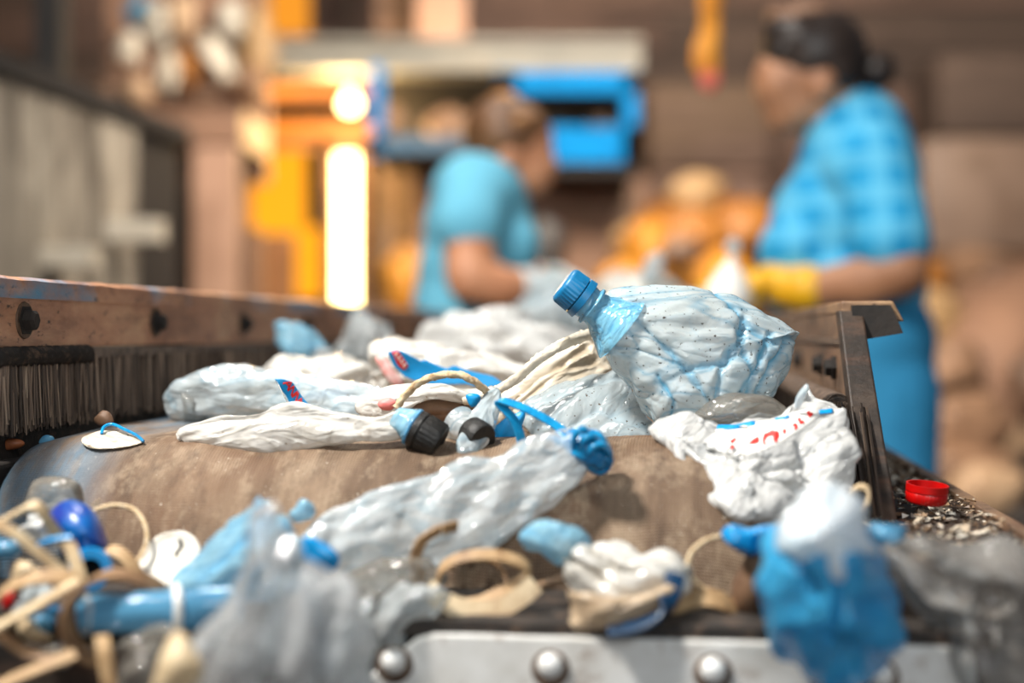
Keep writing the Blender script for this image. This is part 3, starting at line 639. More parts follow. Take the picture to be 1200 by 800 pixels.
bag('blue_scrap', 'bright blue film scrap behind the second dark cap', 'plastic scrap', [(576, 505), (586, 494), (601, 486), (614, 484), (611, 505), (608, 522), (592, 529), (578, 522)], 0.915, 0.004, 'label_blue', 0.0012, 0.015, 3, rings=12, nseg=50)
bag('blue_scrap', 'tiny blue film scrap hanging under the twine arch', 'plastic scrap', [(546, 463), (556, 461), (563, 464), (562, 474), (552, 478), (547, 471)], 0.93, 0.003, 'label_blue', 0.001, 0.01, 4, rings=8, nseg=30)
strap('blue_strip', 'folded dark blue plastic strip standing in front of the grey bottle piece', [(612, 530, 0.868), (609, 508, 0.868), (600, 489, 0.868), (584, 470, 0.868), (604, 474, 0.866), (636, 489, 0.862), (660, 505, 0.858), (676, 520, 0.853)], 'blue_knot', 0.0062, 0.0011, (0.75, 0.6, 0.35), 'plastic strip')

# --- long clear bag with the blue knot, spilling over the roller
kb = thing('knotted_bag', 'long clear plastic bag tied with blue strip, spilling over the roller', 'plastic bag', P(520, 700, 0.80))
V, F = tube([(706, 540, 6, 0.842), (692, 530, 18, 0.836), (668, 535, 27, 0.830, 0.7), (630, 556, 34, 0.822, 0.6), (585, 580, 44, 0.815, 0.5), (530, 602, 52, 0.806, 0.45), (475, 624, 60, 0.796, 0.4), (425, 642, 60, 0.786, 0.4), (380, 656, 50, 0.778, 0.45), (348, 666, 26, 0.772, 0.6), (332, 670, 6, 0.77)], 190, 64, 0.6)
waste('film_body', V, F, film('clear_bag_film', '#f0f5f6', '#8fc0d6', 0.45, 0.11, 0.35, wr=70, foldamt=0.45), 0.0055, 0.028, 29, [([(690, 532), (600, 560), (480, 600), (380, 640)], 5, 0.004), ([(670, 545), (600, 590), (500, 640)], 4, 0.003), ([(690, 525), (600, 552), (500, 575)], 4, 0.003)], kb, amp2=0.0016, scale2=0.011)
V, F = tube([(640, 511, 4, 0.828), (656, 512, 10, 0.826), (674, 516, 15, 0.824), (692, 526, 20, 0.822), (704, 538, 15, 0.824), (711, 547, 5, 0.828)], 70, 36, 0.9)
kn = waste('knot', V, F, 'blue_knot', 0.0026, 0.012, 8, (), kb); kn['label'] = 'shiny blue knotted strip'
for k, (x, y, a) in enumerate(((682, 521, 0.4), (692, 528, 0.5), (702, 537, 0.6))):
    ring = [P(x + 17 * math.cos(t) * math.sin(a) + 3 * math.cos(t), y + 19 * math.sin(t) * math.cos(a), 0.82 - 0.009 * math.cos(t + 2.0)) for t in np.linspace(0, 6.1, 16)]
    mesh_obj('knot_wrap', *cord(ring, 0.0022, 60, 8, 0.15, 20), M['blue_knot'], kn)

M['pinkpale'] = solid('faded_pink_print', '#ecc9c2', '#e08f86', 160, 0.5, bump=0.1)
# --- left bottles and cream bags
lbt = thing('crumpled_bottle', 'crumpled milky bottle with round grey base toward the bristles', 'bottle', P(320, 498, 1.10))
V, F = tube([(206, 478, 18, 1.10, 0.9), (222, 472, 25, 1.09, 0.8), (255, 463, 31, 1.08, 0.7), (300, 462, 31, 1.07, 0.65), (350, 467, 27, 1.06, 0.6), (400, 470, 23, 1.05, 0.6), (440, 472, 20, 1.04, 0.6), (466, 476, 8, 1.03, 0.6)], 140, 50, 0.7)
waste('body', V, F, 'film_pale', 0.0065, 0.036, 37, [([(235, 480), (320, 478), (440, 482)], 4, 0.004)], lbt, amp2=0.0014)
ax = np.array([-0.8, -0.55, -0.12]); o = waste('base', *lathe([(-0.012, 0.0155), (-0.002, 0.0168), (0.003, 0.0160), (0.005, 0.0135), (0.0045, 0.011), (0.003, 0.008), (0.002, 0.002)], P(216, 476, 1.085), ax, 48), 'film_smoke', 0.0008, 0.012, 3, (), lbt); o['label'] = 'round grey bottle base'
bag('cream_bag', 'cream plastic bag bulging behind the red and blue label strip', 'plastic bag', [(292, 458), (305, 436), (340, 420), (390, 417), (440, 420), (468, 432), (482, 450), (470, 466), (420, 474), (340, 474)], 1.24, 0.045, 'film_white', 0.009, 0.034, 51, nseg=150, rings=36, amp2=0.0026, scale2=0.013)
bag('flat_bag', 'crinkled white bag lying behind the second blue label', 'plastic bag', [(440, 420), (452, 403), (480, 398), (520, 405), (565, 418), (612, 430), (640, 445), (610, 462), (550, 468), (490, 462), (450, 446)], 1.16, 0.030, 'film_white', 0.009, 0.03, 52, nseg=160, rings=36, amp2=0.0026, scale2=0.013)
bag('brown_scrap', 'brown crumpled wrapper in the shade under the twine arch', 'wrapper', [(478, 485), (500, 470), (540, 468), (572, 476), (578, 496), (540, 506), (500, 500)], 0.99, 0.02, 'brownrub', 0.003, 0.02, 6, rings=16, nseg=60)
bag('white_film', 'white film sheet folded under the twine arch', 'plastic film', [(430, 470), (470, 452), (520, 450), (575, 458), (582, 470), (540, 472), (500, 470), (460, 482), (435, 484)], 0.975, 0.010, 'film_white', 0.004, 0.02, 61, rings=20, nseg=90)

def label_piece(name, label, outline, d, gx, letters, seed):
    t = thing(name, label, 'label', P(*np.mean(np.array(outline), 0), d))
    V, F = pad(outline, d, 0.0009, gx=gx, nseg=90, rings=14, smooth=False, prof=3)
    bend = 0.0045 * np.sin((proj(V)[:, 1] - outline[0][1]) / 17.0); V[:, 1] += bend
    o = mesh_obj('sheet', V, F, M['label_blue'], t); return t, V, F
def decal(parent, name, polys, V, F, mat, lift=0.0006):
    """flat print laid on a surface: polygons in pixels dropped onto the mesh along the lens ray"""
    bvh = BVHTree.FromPolygons([tuple(v) for v in V], [tuple(f) for f in F]); eye = Vector((0, 0, CZ)); VV = []; FF = []
    for poly in polys:
        poly = np.array(poly, float); n = max(18, len(poly) * 5)
        seg = np.vstack([poly, poly[:1]]); L = np.r_[0, np.cumsum(np.linalg.norm(np.diff(seg, axis=0), axis=1))]
        tt = np.linspace(0, L[-1], n, endpoint=False); O = np.c_[np.interp(tt, L, seg[:, 0]), np.interp(tt, L, seg[:, 1])]
        c = O.mean(0); rows = []
        for rr_ in (0.02, 0.35, 0.7, 1.0):
            for q in c + rr_ * (O - c):
                dr = Vector(P(q[0], q[1], 1.0)) - eye; dr.normalize(); h = bvh.ray_cast(eye, dr)
                rows.append((h[0], h[1], dr))
        k = len(VV); last = None
        for hp, hn, dr in rows:
            if hp is None: hp = last if last is not None else eye + dr * 0.9; 
            last = hp; VV.append(tuple(hp - dr * lift))
        FF += grid_faces(4, n, True, k); FF.append(tuple(k + j for j in range(n))[::-1])
    o = mesh_obj(name, np.array(VV), FF, mat, parent); sd = o.modifiers.new('ink', 'SOLIDIFY'); sd.thickness = 0.0002; return o
def stroke(pts, w):   # polyline -> polygon
    p = np.array(pts, float); T = np.gradient(p, axis=0); T /= np.linalg.norm(T, axis=1, keepdims=True); N = np.c_[-T[:, 1], T[:, 0]] * w / 2
    return np.vstack([p + N, (p - N)[::-1]]).tolist()
t, V, F = label_piece('label_strip', 'blue label strip with red lettering standing on the white bottle', [(322, 444), (331, 444), (342, 447), (354, 466), (364, 478), (373, 490), (360, 491), (346, 490), (341, 478), (334, 464), (327, 455)], 0.985, 0.0001, None, 1)
red = []
for (x, y, a, kind) in ((338, 450, .9, 'A'), (343, 458, .95, 'N'), (348, 466, 1.0, 'N'), (352, 475, 1.05, 'K'), (356, 484, 1.1, 'U')):
    g = {'A': [[(-5, 5), (0, -5), (5, 5)], [(-3, 1), (3, 1)]], 'N': [[(-4, 5), (-4, -5), (4, 5), (4, -5)]], 'K': [[(-4, 5), (-4, -5)], [(4, -5), (-3, 0), (4, 5)]], 'U': [[(-4, -5), (-4, 4), (4, 4), (4, -5)]]}[kind]
    for s_ in g:
        q = [(x + 0.95 * (px * math.cos(a) - py * math.sin(a)), y + 0.95 * (px * math.sin(a) + py * math.cos(a))) for px, py in s_]
        for q0, q1 in zip(q[:-1], q[1:]): red.append(stroke([q0, q1], 1.9))
o = decal(t, 'lettering', red, V, F, M['label_red']); o['label'] = 'red capital letters reading down the strip'
o = decal(t, 'white_edge', [stroke([(322, 444), (327, 456), (334, 465), (341, 478), (346, 490)], 2.0)], V, F, M['label_white'])
t, V, F = label_piece('bottle_label', 'blue bottle label with red block lying on the crinkled white bag', [(454, 413), (463, 410), (472, 411), (479, 420), (488, 425), (497, 421), (513, 428), (523, 432), (532, 428), (545, 433), (560, 437), (578, 441), (592, 451), (570, 455), (545, 450), (515, 451), (492, 449), (473, 441), (460, 428)], 1.075, 0.00005, None, 2)
decal(t, 'red_block', [[(459, 412), (467, 411), (479, 429), (473, 434), (466, 428)]], V, F, M['label_red'])
decal(t, 'lettering', [stroke([(463 + 3.2 * k, 415 + 4.2 * k), (467 + 3.2 * k, 413 + 4.2 * k)], 1.3) for k in range(4)] + [stroke([(463 + 3.2 * k, 415 + 4.2 * k), (465 + 3.2 * k, 418 + 4.2 * k)], 1.2) for k in range(4)], V, F, M['label_white'], 0.0012)
bag('pink_print_scrap', 'white wrapper scrap with faded pink print beside the blue label', 'wrapper', [(440, 420), (450, 418), (460, 432), (472, 446), (470, 454), (460, 450), (447, 435)], 1.10, 0.003, M['pinkpale'], 0.001, 0.012, 7, rings=10, nseg=44)
bag('blue_scrap', 'flat blue film scrap lying on the cream bag', 'plastic scrap', [(352, 465), (368, 458), (395, 455), (412, 459), (408, 467), (380, 470)], 1.165, 0.003, 'label_blue', 0.002, 0.02, 9, rings=10, nseg=50)
bag('red_scrap', 'small pinkish red scrap under the white film', 'plastic scrap', [(444, 470), (456, 466), (464, 472), (458, 480), (446, 479)], 0.96, 0.004, 'label_pink', 0.001, 0.01, 2, rings=8, nseg=30)

# --- items further along the belt
bag('torn_bottle', 'torn sky blue bottle piece standing by the rusty side board', 'bottle', [(318, 380), (328, 376), (346, 378), (364, 387), (378, 402), (388, 414), (382, 422), (360, 421), (340, 420), (326, 405)], 1.42, 0.022, 'film_lightblue', 0.006, 0.03, 71, nseg=90, rings=22)
bag('clear_scrap', 'small clear scrap beside the torn sky blue bottle', 'plastic scrap', [(366, 418), (378, 408), (390, 412), (394, 422), (384, 430), (370, 428)], 1.38, 0.012, 'film_clear', 0.004, 0.015, 72, nseg=40, rings=10)
bag('clear_bag', 'clear peaked plastic bag behind the cream bag', 'plastic bag', [(388, 424), (392, 395), (405, 376), (424, 369), (440, 373), (456, 386), (478, 400), (494, 414), (480, 428), (430, 432)], 1.62, 0.05, 'film_clear', 0.012, 0.04, 73, nseg=120, rings=28, amp2=0.004, scale2=0.016)
bag('grey_bag', 'low pale grey bag in mid belt behind the twisted rope', 'plastic bag', [(484, 418), (498, 396), (520, 384), (545, 376), (566, 368), (600, 372), (640, 380), (680, 392), (690, 412), (650, 432), (580, 436), (520, 432)], 1.55, 0.06, 'film_silver', 0.014, 0.045, 74, nseg=150, rings=34, amp2=0.004, scale2=0.018)
bag('pale_bag', 'pale blue tinted bag heaped before the worker in the light blue top', 'plastic bag', [(585, 385), (596, 356), (615, 340), (640, 334), (668, 338), (690, 352), (700, 380), (660, 398), (610, 398)], 2.0, 0.08, 'film_pale', 0.014, 0.07, 75, nseg=100, rings=22)
bag('white_heap_bag', 'white film bag at the far end, behind the blue cap', 'plastic bag', [(672, 362), (684, 330), (706, 320), (740, 317), (775, 321), (808, 330), (836, 348), (826, 372), (760, 384), (700, 380)], 2.25, 0.10, 'film_far', 0.018, 0.08, 76, nseg=110, rings=24)
bag('upright_scrap', 'small upright pale scrap standing on the far white bag', 'plastic scrap', [(752, 330), (756, 308), (766, 297), (776, 298), (777, 310), (770, 330)], 2.15, 0.012, 'film_pale', 0.004, 0.03, 77, nseg=40, rings=10)
sb = thing('pump_bottle', 'white cone shaped bottle with round top near the yellow glove', 'bottle', P(852, 358, 2.1))
c0 = P(852, 360, 2.1); ax = np.array([0.10, 0, 1.0])
mesh_obj('body', *lathe([(0, 0.030), (0.004, 0.038), (0.02, 0.036), (0.045, 0.024), (0.062, 0.012), (0.068, 0.008)], c0, ax, 36), M['label_white'], sb)
mesh_obj('pump_stem', *lathe([(0.066, 0.006), (0.08, 0.006)], c0, ax, 16), M['label_white'], sb)
mesh_obj('pump_head', *lathe([(0.078, 0.006), (0.082, 0.0105), (0.090, 0.0125), (0.098, 0.0105), (0.1025, 0.004)], c0, ax, 24), M['film_pale'], sb, fold=[0.1] * 120)
r = random.Random(12)
bev = []
for k in range(11):
    v = 1.0 + 1.7 * k / 10; u = r.uniform(-0.15, 0.17); c = B(u, v, 0.0); d = c[1]; x, y = proj(c[None])[0]; s = K / d
    rx = r.uniform(0.05, 0.085) * s; ry = r.uniform(0.022, 0.04) * s
    bag('film_bag', 'pale film bag lying in the blurred heap far along the belt', 'plastic bag', [(x + rx * math.cos(t) * r.uniform(.8, 1.15), y - ry * 0.9 - ry * math.sin(t) * r.uniform(.8, 1.15)) for t in np.linspace(0, 6.28, 11)[:-1]], d, r.uniform(0.04, 0.06), r.choice(['film_far', 'film_white', 'film_pale', 'film_silver', 'film_dirty']), 0.010, 0.05, 200 + k, nseg=60, rings=14, group='blurred film bags far along the belt')

# --- right: printed white bag, over the roller's right edge
V, F = pad([(768, 506), (785, 500), (812, 496), (845, 496), (880, 492), (915, 484), (930, 468), (940, 452), (950, 449), (958, 462), (976, 469), (990, 480), (996, 512), (994, 545), (1004, 572), (990, 588), (955, 602), (905, 614), (862, 607), (826, 590), (806, 566), (795, 544), (786, 524)], 0.862, 0.022, gx=-0.00002, gy=-0.00055, nseg=190, rings=48, center=(890, 540), smooth=False)
pb = thing('printed_bag', 'crumpled white film bag with red print draped over the right roller edge', 'plastic bag', P(890, 610, 0.85))
cre = [([(790, 510), (840, 535), (900, 540)], 4, 0.004), ([(990, 500), (930, 545), (870, 560)], 4, 0.004), ([(820, 580), (880, 560), (960, 575)], 4, 0.004), ([(870, 500), (865, 545), (880, 600)], 4, 0.003), ([(935, 520), (950, 560), (940, 600)], 4, 0.004), ([(800, 530), (830, 560), (850, 600)], 4, 0.004)]
q = proj(V); msk = 1 - 0.85 * np.exp(-(seg_dist(q, [(845, 515), (880, 512), (930, 497), (962, 480)]) / 16) ** 4)
bo = waste('film_body', V, F, 'film_silver', 0.0062, 0.026, 83, cre, pb, amp2=0.0018, scale2=0.011, mask=msk)
VV = np.array([v.co for v in bo.data.vertices]) + np.array(pb.location); FF = [tuple(p.vertices) for p in bo.data.polygons]
decal(pb, 'white_panel', [[(838, 503), (868, 498), (900, 491), (930, 483), (958, 475), (967, 481), (956, 492), (936, 505), (912, 520), (880, 532), (850, 536), (841, 520)]], VV, FF, M['label_white'], 0.0006)
o = decal(pb, 'red_print', [stroke([(856, 518), (860, 515), (866, 514), (871, 514)], 3.0), [(855, 522), (859, 521), (861, 524), (857, 526)], [(877, 519), (883, 514), (889, 511), (890, 519), (884, 520)],
     stroke([(895, 520), (897, 512), (899, 508)], 5.7), stroke([(898, 510), (905, 506), (911, 507), (911, 512), (908, 517)], 4.1), [(917, 503), (921, 502), (921, 507), (918, 508)], stroke([(929, 498), (933, 497), (934, 500), (931, 503)], 2.4),
     stroke([(936, 490), (938, 495), (942, 494)], 3.5), stroke([(947, 482), (949, 487), (952, 484)], 4.1)], VV, FF, M['label_red'], 0.0013); o['label'] = 'broken red lettering'
decal(pb, 'blue_edge', [stroke([(840, 500), (862, 500), (885, 495)], 5), stroke([(908, 491), (925, 488)], 2.5), stroke([(960, 483), (976, 481)], 5)], VV, FF, M['label_blue'], 0.0013)
V, F = tube([(934, 478, 4, 0.875), (938, 466, 5, 0.873), (944, 456, 4.5, 0.872), (947, 450, 2.5, 0.872)], 30, 16, 0.8); waste('film_tip', V, F, 'film_pale', 0.001, 0.01, 2, (), pb)
# --- blue bag, lumps and things around it
bb = thing('blue_bag', 'bulging sky blue plastic bag with white top hanging at lower right', 'plastic bag', P(975, 810, 0.66))
V, F = pad([(912, 625), (935, 612), (975, 608), (1012, 622), (1032, 645), (1050, 690), (1058, 735), (1046, 775), (1022, 803), (985, 818), (950, 806), (925, 776), (906, 732), (896, 690), (899, 655)], 0.672, 0.045, nseg=130, rings=34)
waste('bag_body', V, F, 'film_bag_blue', 0.0055, 0.04, 91, [([(960, 640), (990, 680), (975, 760)], 7, 0.004), ([(930, 650), (950, 700)], 6, 0.003)], bb, amp2=0.0012)
V, F = pad([(908, 640), (914, 604), (932, 578), (958, 568), (988, 574), (1008, 592), (1020, 620), (1030, 648), (1005, 655), (985, 690), (968, 660), (940, 662), (922, 655)], 0.655, 0.034, nseg=120, rings=30)
o = waste('bag_top', V, F, 'film_bagtop', 0.0045, 0.03, 92, (), bb); o['label'] = 'whitish gathered top of the bag'
bag('blue_lump', 'glossy blue plastic lump left of the bulging blue bag', 'plastic scrap', [(846, 622), (856, 614), (880, 615), (902, 616), (908, 624), (898, 640), (884, 650), (862, 644), (848, 636)], 0.745, 0.012, 'paint_blue', 0.003, 0.02, 93, nseg=60, rings=16)
bag('blue_lump', 'second blue plastic lump tucked against the bulging blue bag', 'plastic scrap', [(900, 622), (912, 614), (928, 622), (926, 648), (914, 658), (902, 650)], 0.735, 0.012, 'paint_blue', 0.003, 0.02, 94, nseg=60, rings=14)
bag('brown_flap', 'brown rubber flap leaning between thin ring and blue bag', 'rubber flap', [(862, 712), (860, 690), (872, 662), (886, 645), (906, 650), (908, 690), (902, 718), (880, 724)], 0.752, 0.012, 'brownrub', 0.003, 0.03, 95, nseg=60, rings=16)
twine('thin_ring', 'thin beige ring standing open against the roller', [(848, 696, 0.76), (826, 690, 0.758), (812, 678, 0.756), (806, 662, 0.756), (812, 645, 0.758), (828, 633, 0.76), (850, 628, 0.764), (866, 632, 0.768)], 0.0014, 'twine', 'ring', 0.0, 0, 60)
strap('curled_strap', 'curled beige strap end lying on the ledge beside the bolt', [(786, 712, 0.748), (804, 704, 0.746), (826, 700, 0.745), (846, 705, 0.746), (862, 714, 0.75)], 'strap', 0.012, 0.0022, (0, 0.75, 0.65))
gb = bag('grey_film_bag', 'dirty grey clear bag sagging over the beam at right edge', 'plastic bag', [(1030, 642), (1048, 622), (1082, 610), (1112, 614), (1150, 628), (1196, 646), (1230, 690), (1236, 760), (1236, 835), (1140, 835), (1110, 775), (1070, 712), (1042, 676)], 0.70, 0.032, 'film_greybag', 0.009, 0.05, 97, [([(1060, 640), (1110, 680), (1180, 700)], 7, 0.007), ([(1170, 700), (1160, 760), (1150, 830)], 6, 0.005)], nseg=140, rings=34, center=(1140, 720), amp2=0.002, scale2=0.018)
bag('blue_scrap', 'dark blue film gathered at the left corner of the grey bag', 'plastic scrap', [(1024, 622), (1040, 615), (1062, 618), (1058, 640), (1046, 660), (1034, 650)], 0.725, 0.014, 'film_fblue', 0.004, 0.02, 98, nseg=60, rings=14)
strap('pink_loop', 'pale pinkish strap loop poking up behind the bulging blue bag', [(994, 590, 0.80), (998, 576, 0.80), (1008, 570, 0.798), (1017, 574, 0.796), (1016, 588, 0.794), (1008, 602, 0.79)], 'cream', 0.007, 0.0018, (0.3, 1, 0.2))
rc = thing('loose_bottle_cap', 'bright red bottle cap lying on the chip covered beam', 'bottle cap', P(1086, 592, 0.905))
ax = np.array([0.06, -0.10, 1.0]); c0 = P(1085, 589, 0.905)
mesh_obj('shell', *lathe([(0.0, 0.002), (0.0, 0.0112), (0.0012, 0.0126), (0.0065, 0.0130), (0.0068, 0.0127), (0.0075, 0.0127), (0.0078, 0.0132), (0.0122, 0.0132), (0.0122, 0.0120), (0.002, 0.0116), (0.0018, 0.002)], c0, ax, 90, 30, 0.012, (0.001, 0.0066)), M['cap_red'], rc, sharp=50)
mesh_obj('inner_seal', *lathe([(0.0019, 0.0095), (0.004, 0.0095), (0.004, 0.0085), (0.002, 0.0085)], c0, ax, 40, close=False), M['cap_red'], rc, sharp=50)

# ================================================================= waste on the ledge in front of the roller
mb = thing('blue_white_bag', 'wrinkled white bag with blue corner and brown inside on the ledge', 'plastic bag', P(710, 735, 0.745))
V, F = pad([(640, 640), (665, 622), (690, 628), (712, 630), (735, 640), (752, 652), (778, 656), (793, 668), (788, 686), (772, 700), (735, 708), (704, 706), (676, 688), (655, 668)], 0.752, 0.020, gy=-0.0002, nseg=130, rings=34)
waste('white_fold', V, F, 'film_white', 0.0058, 0.022, 101, [([(660, 650), (720, 690), (780, 695)], 4, 0.003), ([(690, 640), (740, 670), (790, 672)], 4, 0.003)], mb, amp2=0.0012)
V, F = pad([(610, 630), (622, 617), (645, 611), (668, 618), (690, 632), (680, 648), (655, 660), (632, 650), (616, 645)], 0.756, 0.014, nseg=80, rings=22); o = waste('blue_corner', V, F, 'film_lightblue', 0.003, 0.018, 102, (), mb); o['label'] = 'light blue striped corner'
V, F = pad([(664, 688), (690, 694), (730, 706), (775, 700), (788, 688), (780, 706), (762, 722), (735, 732), (700, 738), (668, 736), (666, 712)], 0.722, 0.012, nseg=90, rings=22, center=(720, 716)); o = waste('brown_fold', V, F, 'film_brown', 0.004, 0.02, 103, (), mb); o['label'] = 'brown dirty lower fold'
V, F = sweep(pts3([(792, 672, 0.725), (784, 700, 0.714), (770, 720, 0.708), (745, 733, 0.706), (712, 738, 0.707)]), 0.010, 0.0014, (0.6, 0.6, 0.5)); mesh_obj('blue_tail', V, F, M['navy'], mb)
strap('loop_strap', 'beige strap looping up at left of the ledge tangle', [(500, 700, 0.765), (490, 680, 0.762), (487, 655, 0.76), (494, 635, 0.76), (512, 622, 0.762), (536, 616, 0.768)], 'strap', 0.0065, 0.0016, (0.85, 0.45, 0.2))
strap('loop_strap', 'wide beige strap arching over the ledge in a loop', [(512, 684, 0.757), (520, 664, 0.755), (545, 652, 0.753), (578, 650, 0.753), (606, 657, 0.755), (620, 668, 0.758), (614, 680, 0.758), (590, 692, 0.752), (560, 706, 0.748), (530, 708, 0.75)], 'strap', 0.0072, 0.0016, (0.05, 0.75, 0.65))
strap('flat_strap', 'frayed flat beige strap lying along the ledge', [(500, 688, 0.747), (520, 704, 0.744), (548, 714, 0.742), (580, 714, 0.741), (606, 702, 0.743), (628, 684, 0.747)], 'cream', 0.0105, 0.0016, (0.0, 0.35, 0.95))
strap('thin_strap', 'thin tan strip curving inside the strap loop', [(560, 654, 0.775), (580, 660, 0.776), (592, 674, 0.776), (593, 692, 0.772)], 'strap_dark', 0.003, 0.0012)
strap('thin_strap', 'dark tan strip running behind the white and blue bag', [(592, 704, 0.76), (620, 690, 0.762), (648, 680, 0.766), (676, 678, 0.77)], 'strap_dark', 0.004, 0.0012)
bag('dark_film', 'crumpled dark clear film under the end of the knotted bag', 'plastic film', [(378, 690), (395, 664), (440, 650), (490, 652), (515, 668), (505, 694), (475, 708), (430, 726), (394, 722)], 0.765, 0.022, 'film_smoke', 0.007, 0.026, 111, nseg=110, rings=26, amp2=0.0018)
bag('silver_film', 'silvery crumpled film tuft above the left plate corner', 'plastic film', [(440, 740), (446, 712), (466, 694), (495, 688), (520, 694), (512, 712), (490, 730), (466, 752), (448, 756)], 0.735, 0.014, 'film_clear', 0.006, 0.016, 112, nseg=90, rings=22, amp2=0.0014, scale2=0.008)
bag('light_blue_film', 'light blue clear film crumpled in front of the belt at left', 'plastic film', [(206, 694), (222, 664), (256, 624), (292, 592), (314, 583), (322, 596), (342, 606), (362, 632), (374, 662), (350, 694), (300, 704), (245, 704)], 0.745, 0.024, 'film_lightblue', 0.0075, 0.032, 113, [([(230, 680), (290, 620), (316, 592)], 5, 0.004), ([(250, 690), (320, 650), (350, 620)], 5, 0.004)], nseg=130, rings=32, amp2=0.0016)
bag('blue_tab', 'bright blue plastic tab beside the foreground film', 'plastic scrap', [(352, 628), (366, 626), (386, 640), (397, 655), (390, 670), (372, 676), (358, 660)], 0.73, 0.006, 'paint_blue', 0.002, 0.018, 114, nseg=50, rings=12)
bag('clear_film_tip', 'small clear blue film tip above the light blue film', 'plastic scrap', [(340, 600), (346, 587), (358, 583), (370, 590), (366, 604), (350, 610)], 0.78, 0.008, 'film_lightblue', 0.002, 0.012, 115, nseg=40, rings=10)
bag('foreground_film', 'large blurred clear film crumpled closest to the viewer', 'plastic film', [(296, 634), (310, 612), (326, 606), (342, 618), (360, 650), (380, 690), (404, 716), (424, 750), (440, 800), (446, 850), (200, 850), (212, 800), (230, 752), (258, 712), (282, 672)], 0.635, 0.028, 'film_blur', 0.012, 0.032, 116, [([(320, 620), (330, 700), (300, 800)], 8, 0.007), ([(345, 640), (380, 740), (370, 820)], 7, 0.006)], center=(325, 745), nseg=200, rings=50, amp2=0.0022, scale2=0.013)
bag('white_film_tuft', 'bright white film tuft at the bottom centre left', 'plastic film', [(376, 830), (380, 775), (396, 736), (418, 706), (434, 694), (446, 704), (446, 740), (440, 780), (436, 830)], 0.655, 0.016, 'film_clear', 0.008, 0.026, 117, nseg=90, rings=24, amp2=0.002)
bag('cream_chunk', 'cream plastic chunk at the bottom left in front', 'plastic chunk', [(184, 830), (186, 780), (200, 748), (216, 742), (232, 760), (244, 780), (240, 830)], 0.63, 0.016, 'cream', 0.004, 0.03, 118, nseg=60, rings=16)
# blue tube
tb = thing('blue_tube', 'dark blue clear plastic tube lying at lower left', 'tube', P(180, 740, 0.70))
V, F = tube([(97, 722, 19, 0.702, 1), (110, 720, 22, 0.702, 1), (150, 717, 24, 0.702, 0.9), (200, 714, 25, 0.702, 0.9), (245, 712, 25, 0.702, 0.9), (285, 708, 22, 0.704, 0.8)], 80, 40, 1.0, cap=False)
waste('tube_wall', V, F, 'film_fblue', 0.0018, 0.03, 121, (), tb)
mesh_obj('end_rim', *cord([P(100 + 6 * math.cos(t), 721 + 21 * math.sin(t), 0.702 - 0.009 * math.cos(t)) for t in np.linspace(0, 6.28, 24)], 0.0016, 60, 8), M['film_pale'], tb, fold=[0.2] * 480)
mesh_obj('pale_band', *cord([P(206 + 3 * math.cos(t), 714 + 26 * math.sin(t), 0.702 - 0.011 * math.cos(t)) for t in np.linspace(0, 6.28, 24)], 0.0022, 60, 8), M['label_white'], tb)
strap('ring_strap', 'broad tan strap ring around the end of the blue tube', [(192, 694, 0.72), (168, 680, 0.71), (135, 674, 0.70), (104, 683, 0.692), (84, 704, 0.688), (78, 734, 0.688), (90, 760, 0.69), (114, 772, 0.694), (140, 766, 0.70), (158, 752, 0.705)], 'strap_dark', 0.011, 0.0022, (0.25, 1, 0.15))
# violet blue bottle
vb = thing('violet_bottle', 'shiny violet blue bottle bottom in the strap tangle', 'bottle', P(98, 690, 0.775))
V, F = pad([(56, 612), (64, 594), (80, 585), (100, 588), (116, 602), (127, 625), (130, 648), (118, 662), (96, 660), (72, 645)], 0.785, 0.022, nseg=80, rings=22); waste('body', V, F, 'violet', 0.0016, 0.03, 131, [([(70, 640), (100, 632), (128, 648)], 3, 0.003)], vb)
ax = np.array([0.25, -0.95, 0.1]); V, F = lathe([(-0.016, 0.0125), (0.0, 0.0118), (0.004, 0.011), (0.004, 0.006), (-0.006, 0.0055)], P(106, 667, 0.762), ax, 40, close=False); o = mesh_obj('neck', V, F, M['paint_blue'], vb, sharp=50); o['label'] = 'bright blue open neck'
mesh_obj('neck_hole', *lathe([(-0.007, 0.002), (-0.0065, 0.0058)], P(106, 667, 0.762), ax, 24), M['dark'], vb)
# pale lid
ld = thing('round_lid', 'dirty white round lid with torn slit resting against the roller', 'lid', P(200, 690, 0.79))
ax = np.array([-0.15, -0.80, 0.55]); c0 = P(201, 656, 0.795); waste('disc', *lathe([(-0.003, 0.0172), (0.0, 0.0178), (0.003, 0.0172), (0.004, 0.0160), (0.0028, 0.0145), (0.0015, 0.0125), (0.001, 0.008), (0.001, 0.002)], c0, ax, 56), 'lid', 0.0008, 0.014, 4, (), ld)
mesh_obj('torn_slit', *cord(pts3([(210, 632, 0.781), (213, 640, 0.779), (208, 646, 0.777), (206, 652, 0.775)]), 0.0013, 24, 8), M['dark'], ld)
twine('thin_twine', 'thin beige twine curl leaning on the roller above the lid', [(104, 606, 0.812), (116, 596, 0.81), (138, 592, 0.808), (158, 598, 0.806), (170, 615, 0.80), (172, 634, 0.795), (166, 650, 0.79), (158, 660, 0.785)], 0.0013)
strap('thin_strap', 'short pale strip end sticking up beside the violet bottle', [(103, 600, 0.80), (109, 593, 0.80), (116, 586, 0.80)], 'cream', 0.003, 0.0012)
bag('clear_cup', 'brownish clear cup lying on the roller at left', 'cup', [(26, 606), (30, 576), (42, 561), (66, 556), (88, 562), (95, 584), (93, 606), (60, 614)], 0.835, 0.016, 'film_smoke', 0.002, 0.025, 132, nseg=70, rings=18)
